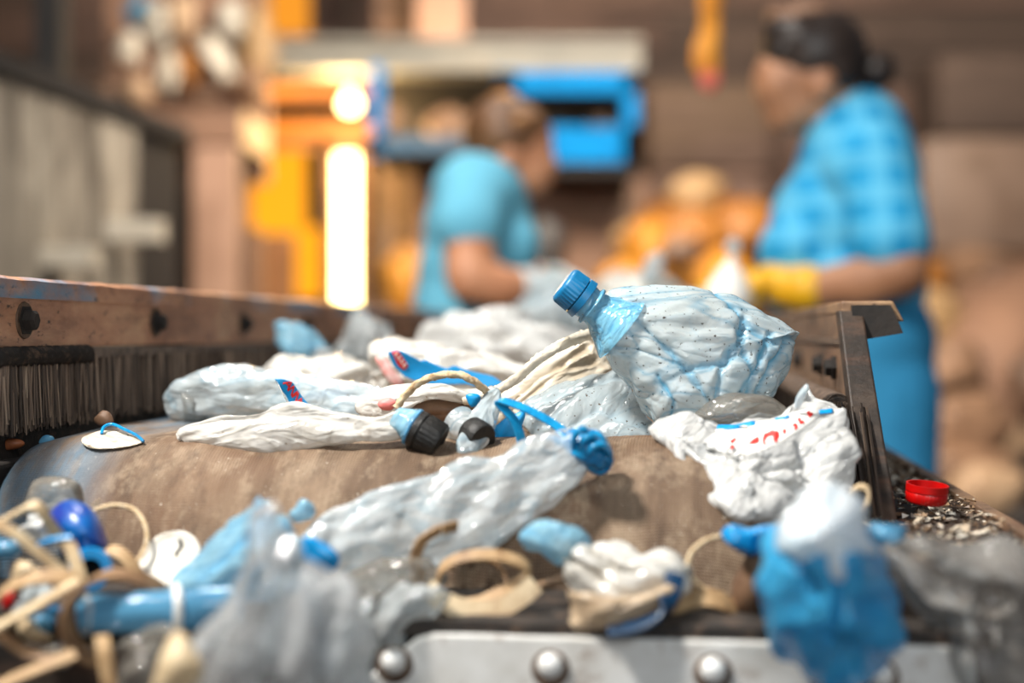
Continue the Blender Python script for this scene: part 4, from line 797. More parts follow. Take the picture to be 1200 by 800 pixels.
bag('silver_scrap', 'crinkled silvery film scrap behind the bent pale strap', 'plastic scrap', [(22, 622), (34, 606), (52, 602), (66, 612), (64, 630), (40, 636)], 0.79, 0.01, 'film_silver', 0.004, 0.012, 133, nseg=50, rings=12)
for nm, lab, path, mt, w in (
    ('bent_strap', 'pale strap bent into a peak above the violet bottle', [(-12, 618, 0.735), (16, 603, 0.733), (37, 592, 0.732), (47, 597, 0.732), (60, 616, 0.735), (76, 638, 0.742)], 'cream', 0.0062),
    ('long_strap', 'straight pale strap crossing the tangle diagonally downward', [(-12, 612, 0.70), (16, 624, 0.702), (48, 650, 0.706), (84, 680, 0.712)], 'cream', 0.0060),
    ('arched_strap', 'broad cream strap arching across the left frame edge', [(-14, 708, 0.695), (12, 688, 0.698), (44, 676, 0.70), (76, 676, 0.704), (96, 682, 0.708)], 'strap', 0.0085),
    ('short_strap', 'short upright pale strap beside the blue bottle neck', [(80, 636, 0.725), (86, 650, 0.722), (91, 668, 0.718), (96, 686, 0.714)], 'cream', 0.0064),
    ('rising_strap', 'pale strap rising from the left edge to the tangle knot', [(-14, 740, 0.685), (20, 722, 0.688), (58, 700, 0.694), (92, 680, 0.70)], 'cream', 0.0068),
    ('sagging_strap', 'tan strap sagging low at the left frame edge', [(-14, 722, 0.70), (6, 746, 0.70), (30, 764, 0.70), (60, 768, 0.70), (88, 758, 0.70)], 'strap_dark', 0.006),
    ('low_strap', 'tan strap running to the bottom left corner', [(-6, 806, 0.665), (24, 792, 0.668), (58, 778, 0.672), (88, 766, 0.678)], 'strap', 0.0065),
    ('hanging_strap', 'short tan strap hanging straight down below the ring', [(119, 745, 0.678), (122, 765, 0.672), (126, 790, 0.668), (131, 815, 0.665)], 'strap', 0.0068),
    ('folded_strap', 'folded beige strap between violet bottle and lid', [(116, 664, 0.775), (124, 646, 0.772), (140, 648, 0.768), (156, 664, 0.766), (167, 686, 0.765)], 'strap', 0.0075)):
    strap(nm, lab, path, mt, w, 0.0017, (0.35, 0.75, 0.5))
strap('blue_strip', 'narrow sky blue strip across the strap tangle', [(36, 642, 0.725), (54, 634, 0.725), (72, 630, 0.728), (84, 629, 0.73)], 'paint_blue', 0.0035, 0.0012, cat='plastic strip')
bag('dark_blue_scrap', 'dark blue scrap at the left frame edge', 'plastic scrap', [(-14, 640), (6, 632), (26, 638), (22, 652), (0, 656), (-14, 654)], 0.72, 0.006, 'film_fblue', 0.003, 0.015, 134, nseg=40, rings=10)
bag('cream_chunk', 'mottled cream plastic chunk under the diagonal strap', 'plastic chunk', [(6, 690), (14, 664), (34, 656), (52, 668), (56, 690), (30, 700)], 0.735, 0.014, 'cream', 0.004, 0.02, 135, nseg=50, rings=14)
bag('film_scrap', 'pale mixed film scrap low in the tangle at left', 'plastic scrap', [(18, 712), (28, 692), (46, 690), (60, 700), (48, 716), (28, 722)], 0.725, 0.01, 'film_pale', 0.004, 0.012, 136, nseg=44, rings=12)
bag('red_scrap', 'dark red scrap at the left frame edge in the tangle', 'plastic scrap', [(2, 710), (8, 694), (18, 694), (20, 708), (10, 716)], 0.722, 0.006, 'cap_red', 0.002, 0.012, 137, nseg=30, rings=8)
bag('blue_scrap', 'small bright blue scrap left of the tan strap ring', 'plastic scrap', [(54, 714), (60, 708), (74, 710), (75, 718), (62, 720)], 0.715, 0.004, 'paint_blue', 0.001, 0.01, 138, nseg=30, rings=8)
bag('dark_scrap', 'dark blue and black scrap below the rising strap', 'plastic scrap', [(30, 726), (44, 714), (66, 722), (68, 738), (46, 742)], 0.72, 0.01, 'film_fblue', 0.003, 0.014, 139, nseg=40, rings=10)
bag('pale_scrap', 'pale crumpled scrap below the rising strap', 'plastic scrap', [(20, 738), (26, 724), (40, 726), (50, 742), (60, 748), (44, 756), (26, 752)], 0.71, 0.008, 'cream', 0.003, 0.012, 140, nseg=44, rings=10)
bag('grey_scrap', 'dull grey scrap low under the sagging strap', 'plastic scrap', [(34, 764), (50, 756), (72, 758), (80, 770), (60, 778), (40, 776)], 0.705, 0.008, 'film_smoke', 0.003, 0.014, 141, nseg=40, rings=10)
bag('dark_film', 'dark grey film under the blue tube', 'plastic film', [(130, 790), (138, 756), (170, 742), (205, 740), (200, 770), (186, 800), (150, 812)], 0.69, 0.014, 'film_smoke', 0.005, 0.02, 142, nseg=60, rings=14)
# on the belt's left edge
ov = thing('oval_lid', 'flat oval lid with blue rim lying on the belt left', 'lid', P(132, 526, 0.935))
V, F = pad([(96, 517), (106, 508), (130, 505), (156, 510), (168, 517), (150, 523), (118, 526), (102, 523)], 0.922, 0.004, gy=-0.0013, nseg=70, rings=16, d_fn=lambda x, y: 0.916 - 0.0016 * (y - 516)); o = waste('disc', V, F, 'film_dirty', 0.0012, 0.014, 6, (), ov)
mesh_obj('blue_rim', *cord(pts3([(119, 508, 0.925), (122, 500, 0.93), (132, 497, 0.932), (146, 503, 0.925), (160, 510, 0.918), (168, 517, 0.91)]), 0.0011, 50, 8), M['paint_blue'], ov)
bag('wood_chip', 'orange brown wood chip beside the belt under the bristles', 'wood chip', [(-4, 522), (4, 513), (20, 514), (28, 520), (16, 527), (2, 527)], 0.93, 0.004, solid('orange_wood', '#a8623a', '#7d4526', 60), 0.001, 0.01, 3, nseg=30, rings=8)
bag('blue_scrap', 'tiny blue scrap beside the belt under the bristles', 'plastic scrap', [(46, 518), (52, 511), (62, 512), (64, 518), (54, 522)], 0.945, 0.003, 'film_blue', 0.001, 0.01, 5, nseg=24, rings=8)
bag('brown_scrap', 'crumpled brown leaf-like scrap caught in the bristles', 'plastic scrap', [(112, 492), (118, 482), (128, 484), (134, 494), (126, 499)], 0.985, 0.004, 'brownrub', 0.002, 0.01, 5, nseg=24, rings=8)

cr = []; fold = []; r = random.Random(31)
for k in range(420):
    u = r.uniform(-0.2, 0.21); v = r.uniform(-0.055, 0.5) ** 1.0
    a_ = math.asin(max(-1, min(0, v / R))) if v < 0 else 0.0
    w = (-R + R * math.cos(a_)) if v < 0 else 0.0
    s_ = r.uniform(0.0006, 0.0022); p = B(u, v, w + 0.0012)
    q = [p + np.array([r.uniform(-1, 1), r.uniform(-1, 1), r.uniform(-.4, .4)]) * s_ for _ in range(4)]
    cr.append((np.array(q), [(0, 1, 2), (0, 2, 3), (0, 3, 1), (1, 3, 2)])); fold += [r.random()] * 4
V, F = join(*cr); o = mesh_obj('belt_crumbs', V, F, M['chips'], cv, fold=fold, smooth=False); o['kind'] = 'stuff'; o['label'] = 'tiny plastic crumbs on the belt'
# ================================================================= background
M['cont'] = solid('weathered_grey_panel', '#827a6e', '#a9a091', 7, 0.8, bump=0.4, bdist=0.004, dirt='#5f574d', dscale=8, damt=(0.48, 0.62), stretch=(1, 1, 0.3))
M['cream_wood'] = solid('pale_board', '#c9c0b0', '#b5aa98', 6, 0.7, bump=0.3)
M['blackish'] = solid('dark_gap', '#191512', '#241e1a', 5, 0.8, bump=0.3)
M['tanply'] = solid('tan_plywood', '#8f6c55', '#765845', 3, 0.7, bump=0.2, dirt='#7a5c4a', dscale=5)
M['pinkply'] = solid('pinkish_panel', '#b08b74', '#96745f', 3, 0.7, bump=0.2, dirt='#94705a', dscale=5)
M['wood'] = solid('brown_timber', '#7d5636', '#5e3f28', 5, 0.7, bump=0.3)
M['bluepaint'] = solid('blue_machine_paint', '#0a7ab8', '#0867a0', 6, 0.8, spec=0.1, bump=0.2, dirt='#2f4d60', dscale=8, damt=(0.6, 0.75))
M['palebeam'] = solid('pale_girder', '#6b6961', '#7c796f', 4, 0.6, bump=0.2, dirt='#857e70', dscale=5)
C_ = B(0, 0, 0)
c1 = P(222, 150, 4.0); zt = c1[2]
def CB(a, b, z0, z1, l0, l1):   # container frame: a,b = metres toward the viewer along the belt; l = metres to the left
    q = lambda a_, l_, z_: np.array([c1[0], c1[1], 0]) - BT * a_ - BS * l_ + BZ * z_
    return hexa([q(b, l1, z0), q(b, l0, z0), q(a, l0, z0), q(a, l1, z0), q(b, l1, z1), q(b, l0, z1), q(a, l0, z1), q(a, l1, z1)])
ct = thing('container', 'weathered grey metal container along the left side of the hall', 'container', (c1[0] - 0.5, c1[1] - 0.9, 0))
mesh_obj('body', *CB(0.34, 2.6, 0.0, zt - 0.03, 0.02, 0.9), M['cont'], ct, smooth=False)
mesh_obj('dark_end_opening', *CB(0.0, 0.335, 0.0, zt - 0.03, 0.03, 0.9), M['blackish'], ct, smooth=False)  # black block put in for the shaded opening at the container end
mesh_obj('top_rail', *CB(-0.01, 2.6, zt - 0.045, zt, 0.0, 0.9), M['blackish'], ct, smooth=False)
for k in range(8): 
    a = 0.36 + 0.28 * k; mesh_obj('panel', *CB(a, a + 0.25, 0.05, zt - 0.06, 0.012, 0.021), M['cont'], ct, smooth=False)
tag(mesh_obj('pale_shelf', *pbox(104, 186, 256, 282, 3.45, 3.52), M['cream_wood'], smooth=False), 'short pale board fixed on the grey container near its dark opening', 'board')
tag(mesh_obj('pale_shelf', *pbox(-10, 104, 288, 312, 3.1, 3.2), M['cream_wood'], smooth=False), 'long pale board low on the grey container at left edge', 'board')
tag(mesh_obj('post', *wbox(P(40, 0, 3.25)[0], P(70, 0, 3.25)[0], 3.25, 3.33, zt - 0.001, 3.0), M['blackish'], smooth=False), 'dark upright post on the container top at upper left', 'post')
rk = thing('storage_rack', 'tan wooden rack holding a row of pale bags at upper left', 'rack', (P(210, 0, 5.0)[0], 5.0, 0))
a = P(75, 128, 4.85); b_ = P(284, 168, 4.85)
mesh_obj('shelf_board', *wbox(a[0], b_[0], 4.85, 5.35, b_[2], a[2]), M['tanply'], rk, smooth=False)
mesh_obj('back_panel', *wbox(a[0], b_[0], 5.36, 5.40, a[2] - 0.2, 2.75), M['tanply'], rk, smooth=False)
for x in (a[0] + .02, b_[0] - .14): mesh_obj('leg', *wbox(x, x + 0.06, 5.30, 5.36, 0, a[2]), M['wood'], rk, smooth=False)
cols = {'w': solid('white_bundle', '#d6cebd', '#b5aa98', 10), 'c': solid('cream_bundle', '#c4a686', '#a58567', 10), 'o': solid('orange_bundle', '#9a6324', '#7a4a18', 10), 'g': solid('grey_bundle', '#b9b3a6', '#9c9486', 10), 'b': solid('blue_bundle', '#4fa0c8', '#3480a8', 10), 't': solid('tan_bundle', '#96745a', '#765943', 10), 'p': solid('brown_bundle', '#735845', '#564133', 10), 'a': solid('amber_bundle', '#b97c22', '#935a14', 8), 'k': solid('dark_bundle', '#221a16', '#17110e', 10), 'y': solid('straw_bundle', '#a98960', '#876a48', 8)}
def bundle(x, y, rx, ry, d, c, lab, seed, name='bag', cat='bag', group=None, rot=0.0, th=None):
    r_ = random.Random(seed); L = []
    for t in np.linspace(0, 2 * math.pi, 13)[:-1]:
        px, py = rx * math.cos(t) * r_.uniform(.85, 1.12), ry * math.sin(t) * r_.uniform(.85, 1.12)
        L.append((x + px * math.cos(rot) - py * math.sin(rot), y + px * math.sin(rot) + py * math.cos(rot)))
    return bag(name, lab, cat, L, d, th or min(rx, ry) * d / K * 0.9, cols[c], 0.02 * d / 5, 0.09, seed, nseg=54, rings=12, group=group)
for (x, y, rx, ry, c, lab, rot) in ((150, 56, 15, 18, 'w', 'round white bag on the rack, leftmost of the row', 0), (160, 14, 15, 17, 'b', 'blue bag at the top of the rack', .4), (180, 26, 18, 26, 'g', 'grey bag beside the blue one on the rack', 0), (215, 22, 17, 32, 'c', 'tall cream bag at top of the rack', -.2),
        (165, 108, 20, 17, 'c', 'low cream bag on the rack above the container corner', .3), (196, 86, 13, 26, 'w', 'narrow whitish bag standing mid rack', .1), (218, 84, 14, 20, 'o', 'small orange bag standing mid rack', 0), (254, 68, 15, 30, 'w', 'tilted pale bag in the middle of the rack', -.45),
        (272, 24, 16, 22, 'g', 'greyish bag high on the rack', .2), (302, 48, 18, 46, 'y', 'tall straw coloured bag at the right end of the rack', .1), (293, 96, 20, 22, 't', 'tan bag low at the right end of the rack', 0), (236, 112, 24, 14, 'p', 'flat brown bag lying on the rack board', 0), (130, 104, 14, 18, 'p', 'dark brown bag at the left end of the rack', 0)):
    bundle(x, y, rx, ry, 5.05 + 0.1 * ((x * 7) % 3), c, lab, int(x + y), rot=rot)
tag(mesh_obj('plywood_sheet', *wbox(P(226, 0, 4.6)[0], P(278, 0, 4.6)[0], 4.6, 4.66, 0, P(0, 172, 4.6)[2]), M['pinkply'], smooth=False), 'pinkish plywood sheet standing beside the dark container opening', 'panel')
tag(mesh_obj('timber_post', *wbox(P(281, 0, 5.3)[0], P(304, 0, 5.3)[0], 5.3, 5.36, 0, P(0, 268, 5.3)[2]), M['tanply'], smooth=False), 'short tan timber post in front of the yellow curtain', 'post')
# lit opening, curtains and lamp
DW = 6.0
w1 = struct(mesh_obj('window_1', *pbox(393, 418, 180, 362, DW, DW + 0.02), emit('bright_daylight', '#ffdf90', 11.0), smooth=False))
for (x0, x1, y0, y1) in ((382, 393, 168, 380), (418, 430, 168, 380), (382, 430, 166, 180)): mesh_obj('window_frame', *pbox(x0, x1, y0, y1, DW - 0.03, DW + 0.05), M['wood'], w1, smooth=False)
yc = emit('backlit_yellow', '#ffa21e', 1.0)
w2 = struct(mesh_obj('window_2', *pbox(294, 358, 176, 274, DW, DW + 0.02), yc, smooth=False)); mesh_obj('window_frame', *pbox(284, 294, 166, 380, DW - 0.02, DW + 0.05), M['wood'], w2, smooth=False); mesh_obj('window_frame', *pbox(294, 374, 166, 176, DW - 0.02, DW + 0.05), M['wood'], w2, smooth=False)
w3 = struct(mesh_obj('window_3', *pbox(346, 376, 266, 350, DW + 0.02, DW + 0.04), yc, smooth=False)); mesh_obj('window_frame', *pbox(294, 346, 274, 372, DW, DW + 0.04), M['wood'], w3, smooth=False)
w4 = struct(mesh_obj('window_4', *pbox(288, 362, -30, 40, DW + 0.3, DW + 0.32), emit('backlit_orange', '#e8922a', 0.85), smooth=False)); mesh_obj('window_frame', *pbox(280, 370, 40, 52, DW + 0.28, DW + 0.34), M['wood'], w4, smooth=False)
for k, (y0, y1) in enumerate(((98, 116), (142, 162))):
    tag(mesh_obj('timber_beam', *pbox(292, 436, y0, y1, DW + 0.06, DW + 0.16), solid('lamp_lit_timber_%d' % k, '#b8742c', '#8d551f', 5), smooth=False), ['timber beam above the globe lamp', 'timber beam under the globe lamp'][k], 'beam')  # the lamp's orange light is painted into the timber colour
tag(mesh_obj('recess_board', *wbox(P(284,0,DW+.3)[0], P(436,0,DW+.3)[0], DW + 0.3, DW + 0.36, 0, P(0,84,DW+.3)[2]), M['blackish'], smooth=False), 'dark recess behind the lamp-lit timber beams', 'panel')
gl = thing('globe_lamp', 'glowing globe lamp above the bright opening', 'lamp', P(410, 123, DW - 0.2))
cg = P(410, 140, DW - 0.2); mesh_obj('globe', *lathe([(0.03, 0.006), (0.034, 0.02), (0.045, 0.032), (0.06, 0.037), (0.075, 0.032), (0.088, 0.02), (0.12, 0.012)], cg, (0, 0, 1), 28), emit('lamp_glow', '#ffdf95', 12), gl)
mesh_obj('socket', *lathe([(0.118, 0.02), (0.16, 0.02)], cg, (0, 0, 1), 16), M['blackish'], gl); mesh_obj('cord', *cord([cg + np.array([0, 0, .15]), cg + np.array([0, 0, 1.0]), cg + np.array([0, 0, 2.2])], 0.006, 12, 8), M['blackish'], gl)
pl_ = bpy.data.lights.new('globe_lamp_light', 'POINT'); pl_.energy = 28; pl_.color = (1.0, 0.66, 0.28); pl_.shadow_soft_size = 0.1; po = bpy.data.objects.new('globe_lamp_light', pl_); COL.objects.link(po); po.location = P(405, 150, DW - 0.36)
# blue machine and pale girder
DM = 5.3
mc = thing('blue_machine', 'blue framed machine cabinet with dark openings behind the workers', 'machine', (P(590, 0, DM)[0], DM + 0.3, 0))
for nm, x0, x1, y0, y1 in (('frame_post', 434, 449, 76, 182), ('frame_post', 580, 606, 82, 178), ('frame_post', 731, 748, 86, 190), ('frame_rail', 580, 748, 84, 108), ('frame_rail', 600, 748, 148, 190), ('frame_rail', 434, 600, 160, 178)):
    mesh_obj(nm, *pbox(x0, x1, y0, y1, DM, DM + 0.06), M['bluepaint'] if nm != 'frame_rail' or x0 > 500 else solid('dull_blue_paint', '#2b5f80', '#34495a', 6), mc, smooth=False)
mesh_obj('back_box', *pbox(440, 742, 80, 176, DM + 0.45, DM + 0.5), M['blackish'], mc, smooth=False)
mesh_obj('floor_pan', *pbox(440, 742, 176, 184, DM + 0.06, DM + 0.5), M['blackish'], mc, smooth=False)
mesh_obj('shadow_strip', *pbox(640, 746, 191, 203, DM + 0.02, DM + 0.5), M['blackish'], mc, smooth=False)  # dark strip put in as the shadow under the machine
for x in (446, 728): mesh_obj('leg', *pbox(x, x + 14, 178, 720, DM + 0.44, DM + 0.5), bm[0], mc, smooth=False)
for (x, y, rx, ry, c, lab) in ((525, 134, 30, 22, 't', 'tan bundle inside the left opening of the blue machine'), (456, 128, 14, 14, 't', 'small tan bundle at the left end of the blue machine'), (650, 128, 16, 12, 'k', 'dark part inside the right opening of the blue machine'), (706, 130, 15, 14, 'p', 'brown part inside the right end of the blue machine')):
    bundle(x, y + 14, rx, ry, DM + 0.25, c, lab, int(x), name='bundle', cat='bundle')
gd = thing('girder', 'pale grey girder running above the blue machine', 'girder', P(535, 82, 5.15))
mesh_obj('web', *pbox(318, 752, 52, 74, 5.37, 5.40), M['palebeam'], gd, smooth=False); mesh_obj('flange', *pbox(318, 752, 74, 82, 5.34, 5.5), M['palebeam'], gd, smooth=False); mesh_obj('flange', *pbox(318, 752, 44, 52, 5.34, 5.5), M['palebeam'], gd, smooth=False)
tag(mesh_obj('pillar', *wbox(P(488, 0, 5.8)[0], P(546, 0, 5.8)[0], 5.8, 6.0, 0, 3.6), M['pinkply'], smooth=False), 'pinkish pillar rising behind the pale girder', 'pillar')
tag(mesh_obj('pillar', *wbox(P(440, 0, 6.3)[0], P(484, 0, 6.3)[0], 6.3, 6.4, 0, 3.6), bm[0], smooth=False), 'dull brown pillar behind the girder, left of the pinkish one', 'pillar')
tag(mesh_obj('tan_panel', *pbox(612, 760, 206, 420, 5.75, 5.85), M['tanply'], smooth=False), 'tan board wall section below the blue machine', 'panel')
bundle(470, 330, 26, 40, 4.6, 'a', 'amber sack behind the worker in the light blue top', 5, 'sack', 'sack')
tag(mesh_obj('crate', *wbox(P(445,0,4.5)[0], P(500,0,4.5)[0], 4.45, 4.75, 0, P(0,368,4.6)[2]), M['wood'], smooth=False), 'brown crate under the amber sack', 'crate')
tag(mesh_obj('crate', *wbox(P(612,0,4.1)[0], P(664,0,4.1)[0], 4.08, 4.32, 0, P(0,342,4.2)[2]), M['wood'], smooth=False), 'brown crate under the dark form', 'crate')
bundle(640, 298, 22, 46, 4.2, 'k', 'dark rounded form in front of the worker in the light blue top', 7, 'sack', 'sack')  # dark form added to fill the dark area below the chin
# orange heap between the workers
for i, (x, y, rx, ry, d, c, lab) in enumerate(((760, 300, 40, 45, 4.6, 'a', 'amber sack at the left of the orange heap'), (810, 270, 46, 36, 4.9, 'o', 'orange brown sack at the back of the heap'), (850, 330, 46, 40, 4.5, 'a', 'bright amber sack at the right of the heap'), (800, 330, 60, 30, 4.3, 'a', 'wide amber sack at the heap front'),
        (738, 284, 18, 30, 5.08, 'y', 'straw coloured sack beside the heap'), (775, 258, 16, 18, 5.1, 'o', 'small orange sack on top of the heap'), (815, 222, 30, 22, 5.2, 'y', 'tan straw bundle above the orange heap'), (870, 262, 40, 40, 5.0, 'o', 'dull orange sack behind the blue shirted worker'), (735, 325, 34, 26, 4.4, 'a', 'low amber sack beside the far white bag'), (800, 290, 26, 20, 4.2, 'p', 'brown hollow sack in the middle of the heap'))):
    bundle(x, y + 6, rx, ry, d, c, lab, 30 + i, 'sack', 'sack')
tag(mesh_obj('orange_mound', *pad([(690, 400), (720, 290), (760, 240), (815, 225), (880, 240), (930, 300), (950, 400)], 5.35, 0.3, nseg=60, rings=14), cols['o']), 'dull orange mound behind the amber sacks', 'heap')
base = tag(mesh_obj('low_platform', *wbox(0.35, 1.05, 4.1, 5.7, 0, 0.96), M['wood'], smooth=False), 'low brown platform carrying the orange heap', 'platform')
# hanging orange strip
hs = thing('hanging_strip', 'orange cloth strip with pink tip hanging from above', 'cloth', P(828, 0, 3.0))
V, F = pad([(820, -40), (842, -40), (845, 20), (842, 60), (840, 84), (826, 88), (814, 80), (812, 60), (820, 20)], 3.0, 0.012, nseg=60, rings=12); waste('cloth', V, F, solid('orange_cloth', '#f2a22c', '#d98518', 12), 0.004, 0.03, 3, (), hs)
V, F = pad([(820, 82), (842, 82), (844, 96), (836, 107), (824, 106), (818, 94)], 3.0, 0.012, nseg=40, rings=10); o = waste('pink_tip', V, F, solid('pink_cloth', '#e0705c', '#c95a48', 12), 0.002, 0.02, 4, (), hs)
mesh_obj('cord', *cord([P(831, -38, 3.0), P(831, -300, 3.0), P(831, -800, 3.0)], 0.004, 12, 8), M['blackish'], hs)
# right side: tan heap and bales
for i, (x0, x1, y0, y1, d, m_) in enumerate(((1082, 1240, 160, 296, 6.2, 'pale'), (1100, 1300, 60, 158, 6.9, 'dark'), (760, 905, 96, 200, 7.0, 'dark'))):
    tag(mesh_obj('bale', *wbox(P(x0, 0, d)[0], P(x1, 0, d)[0], d, d + 0.5, P(0, y1, d)[2], P(0, y0, d)[2]), [solid('bale_pale', '#8f7766', '#766154', 3, dirt='#77604f', dscale=5), bm[2], bm[0]][i], bevel=0.03), ['pale brown bale block behind the blue shirted worker', 'dark bale stacked at the upper right', 'brown bale left of the blue shirted worker'][i], 'bale')
for i, (x0, x1, d, z1) in enumerate(((1082, 1240, 6.2, P(0, 296, 6.2)[2]), (1100, 1300, 6.9, P(0, 158, 6.9)[2]), (760, 905, 7.0, P(0, 200, 7.0)[2]))):
    tag(mesh_obj('bale', *wbox(P(x0, 0, d)[0] + .02, P(x1, 0, d)[0] - .02, d + 0.02, d + 0.5, 0, z1), [M['wood'], bm[2], bm[3]][i], bevel=0.03), ['lower brown bale under the pale one at right', 'lower dark bale at the far right back', 'lower brown bale behind the orange heap'][i], 'bale')
r = random.Random(77)
hp = [(1075, 330, 34, 24, 'o'), (1130, 316, 50, 20, 't'), (1185, 330, 40, 26, 'p'), (1090, 385, 40, 34, 'y'), (1150, 372, 46, 34, 't'), (1200, 390, 40, 40, 'y'), (1105, 440, 50, 32, 't'), (1170, 440, 50, 36, 'y'), (1085, 500, 44, 34, 'y'), (1140, 500, 46, 34, 't'), (1195, 500, 34, 44, 'c'), (1120, 560, 60, 36, 't'), (1160, 585, 44, 40, 'c'), (1195, 570, 26, 34, 'k'), (1060, 545, 40, 34, 't'), (1210, 620, 40, 30, 'k'), (1100, 620, 60, 34, 'p'), (1050, 440, 30, 40, 'p'), (1215, 450, 30, 40, 'p'), (1180, 640, 60, 30, 'p')]
hl = ['orange brown sack touching the back of the blue shirted worker', 'flat tan sack lying right under the pale bale', 'brown sack under the pale bale at the right edge', 'straw sack beside the blue trousers, upper one', 'tan sack in the middle of the right heap, upper one', 'straw sack at the right edge, half way down the heap', 'tan sack beside the blue trousers, second from top', 'straw sack left of the brown one at the right edge', 'straw sack beside the blue trousers, low down', 'tan sack right of the low straw sack', 'cream sack at the right edge of the heap', 'wide tan sack just above the red cap', 'cream sack above the beam, low in the heap', 'dark sack at the lower right edge', 'tan sack behind the rubber skirt post', 'dark sack behind the grey film bag', 'brown sack low behind the red cap', 'brown sack half hidden behind the blue trousers', 'brown sack cut by the right frame edge', 'lowest brown sack at the right']
for i, (x, y, rx, ry, c) in enumerate(hp):
    d = 5.6 - 1.5 * (y - 300) / 320 + 0.2 * ((i * 5) % 3) + (0.45 if i == 8 else 0)
    bundle(x, y, rx * 1.15, ry * 1.2, d, c, hl[i], 60 + i, 'sack', 'sack', 'sacks heaped at right')
tag(mesh_obj('heap_mound', *(lambda vf: vf)(pad([(1000, 660), (1030, 480), (1070, 380), (1150, 325), (1260, 315), (1330, 480), (1380, 660)], 5.5, 0.55, nseg=60, rings=14)), M['tanply']), 'dull tan mound of waste under the sacks at right', 'heap')

# ================================================================= people
def ell(c, r_, rot=(0, 0, 0), n=18):
    from mathutils import Euler
    R_ = np.array(Euler(rot).to_matrix()); V = []
    for i in range(n + 1):
        a = math.pi * i / n
        for j in range(n * 2): 
            b = math.pi * j / n; V.append((math.sin(a) * math.cos(b), math.sin(a) * math.sin(b), math.cos(a)))
    V = (np.array(V) * np.array(r_)) @ R_.T + np.array(c); return V, grid_faces(n + 1, 2 * n)
def cap(p0, p1, r0, r1, n=14, flat=1.0):
    p0, p1 = np.array(p0, float), np.array(p1, float); ax = p1 - p0; L = np.linalg.norm(ax)
    pr = [(-r0 * math.cos(a), r0 * math.sin(a)) for a in np.linspace(0.05, math.pi / 2, 6)] + [(L * t, r0 + (r1 - r0) * t) for t in np.linspace(0.1, 0.9, 5)] + [(L + r1 * math.sin(a), r1 * math.cos(a)) for a in np.linspace(0, math.pi / 2 - 0.05, 6)]
    return lathe(pr, p0, ax, n)
def flesh(name, parts, mat, parent, voxel=0.008, smooth=6):
    V, F = join(*parts); o = mesh_obj(name, V, F, mat, parent)
    m = o.modifiers.new('fuse', 'REMESH'); m.mode = 'VOXEL'; m.voxel_size = voxel; m.use_smooth_shade = True
    s_ = o.modifiers.new('relax', 'SMOOTH'); s_.iterations = smooth; s_.factor = 0.5; return o
def hand(J, w, k, side, mat, parent, name, D, cuff):
    """glove: palm, four fingers closing downward, thumb at the side. w wrist px, k knuckle px"""
    W, Kn = np.array(J(*w)), np.array(J(*k)); f = Kn - W; f /= np.linalg.norm(f); sd = np.array([0, 1.0, 0.15]) * side; sd -= f * (sd @ f); sd /= np.linalg.norm(sd); dn = np.cross(f, sd); dn *= -1 if dn[2] > 0 else 1
    L = [cap(np.array(J(*cuff)), W, 0.040, 0.034), cap(W, W + f * 0.03, 0.034, 0.03)]
    for i in range(4): L.append(cap(W + f * 0.02 + sd * (i - 1.5) * 0.012, Kn + sd * (i - 1.5) * 0.020, 0.017, 0.0125))
    for i, ln in enumerate((0.85, 1.0, 0.95, 0.75)):
        p = Kn + sd * (i - 1.5) * 0.021; a1 = p + (f * 0.95 + dn * 0.3) * 0.036 * ln; a2 = a1 + (f * 0.45 + dn * 0.9) * 0.026 * ln; a3 = a2 + (dn - f * 0.15) * 0.020 * ln
        L += [cap(p, a1, 0.0110, 0.0100), cap(a1, a2, 0.0100, 0.0093), cap(a2, a3, 0.0093, 0.0082)]
    t0 = W + f * 0.025 - sd * 0.026; t1 = t0 + (f * 0.6 - sd * 0.5 + dn * 0.5) * 0.04; t2 = t1 + (f * 0.8 + dn * 0.5) * 0.028
    L += [cap(t0, t1, 0.014, 0.0115), cap(t1, t2, 0.0115, 0.0095)]
    return flesh(name, L, mat, parent, 0.0045, 3)
def skinmat(n, c1, c2): return solid(n, c1, c2, 14, 0.5, bump=0.1)
def clothmat(name, c1, c2, check):
    m, nt, out = newmat(name); b = NB(nt); co = b.coord()
    col = b.mix(b.noise(co, 9, 3), lin(c1), lin(c2))
    if check:
        for dr in ('X', 'Z'):
            w = b.n('ShaderNodeTexWave'); w.bands_direction = dr; w.inputs['Scale'].default_value = 5.5; w.inputs['Distortion'].default_value = 0.6; b.l(co, w.inputs['Vector'])
            col = b.mix(b.math('MULTIPLY', b.step(w.outputs['Fac'], 0.45, 0.7), 0.45), col, lin(check))
    nm = b.bump(b.noise(co, 16, 3), 0.6, 0.01); p = b.pbsdf(col, 0.8, 0, nm, 0.2); b.l(p.outputs[0], out.inputs[0]); return m
hairm = lambda n, a, c: solid(n, a, c, 30, 0.45, bump=0.6, stretch=(1, 1, 0.2))
def feet(J, x, dd, toe, mat, parent):
    return flesh('shoe', [cap(J(x, 0, dd)[:2].tolist() + [0.045], J(x + toe, 0, dd)[:2].tolist() + [0.032], 0.045, 0.034)], mat, parent, 0.008, 3)

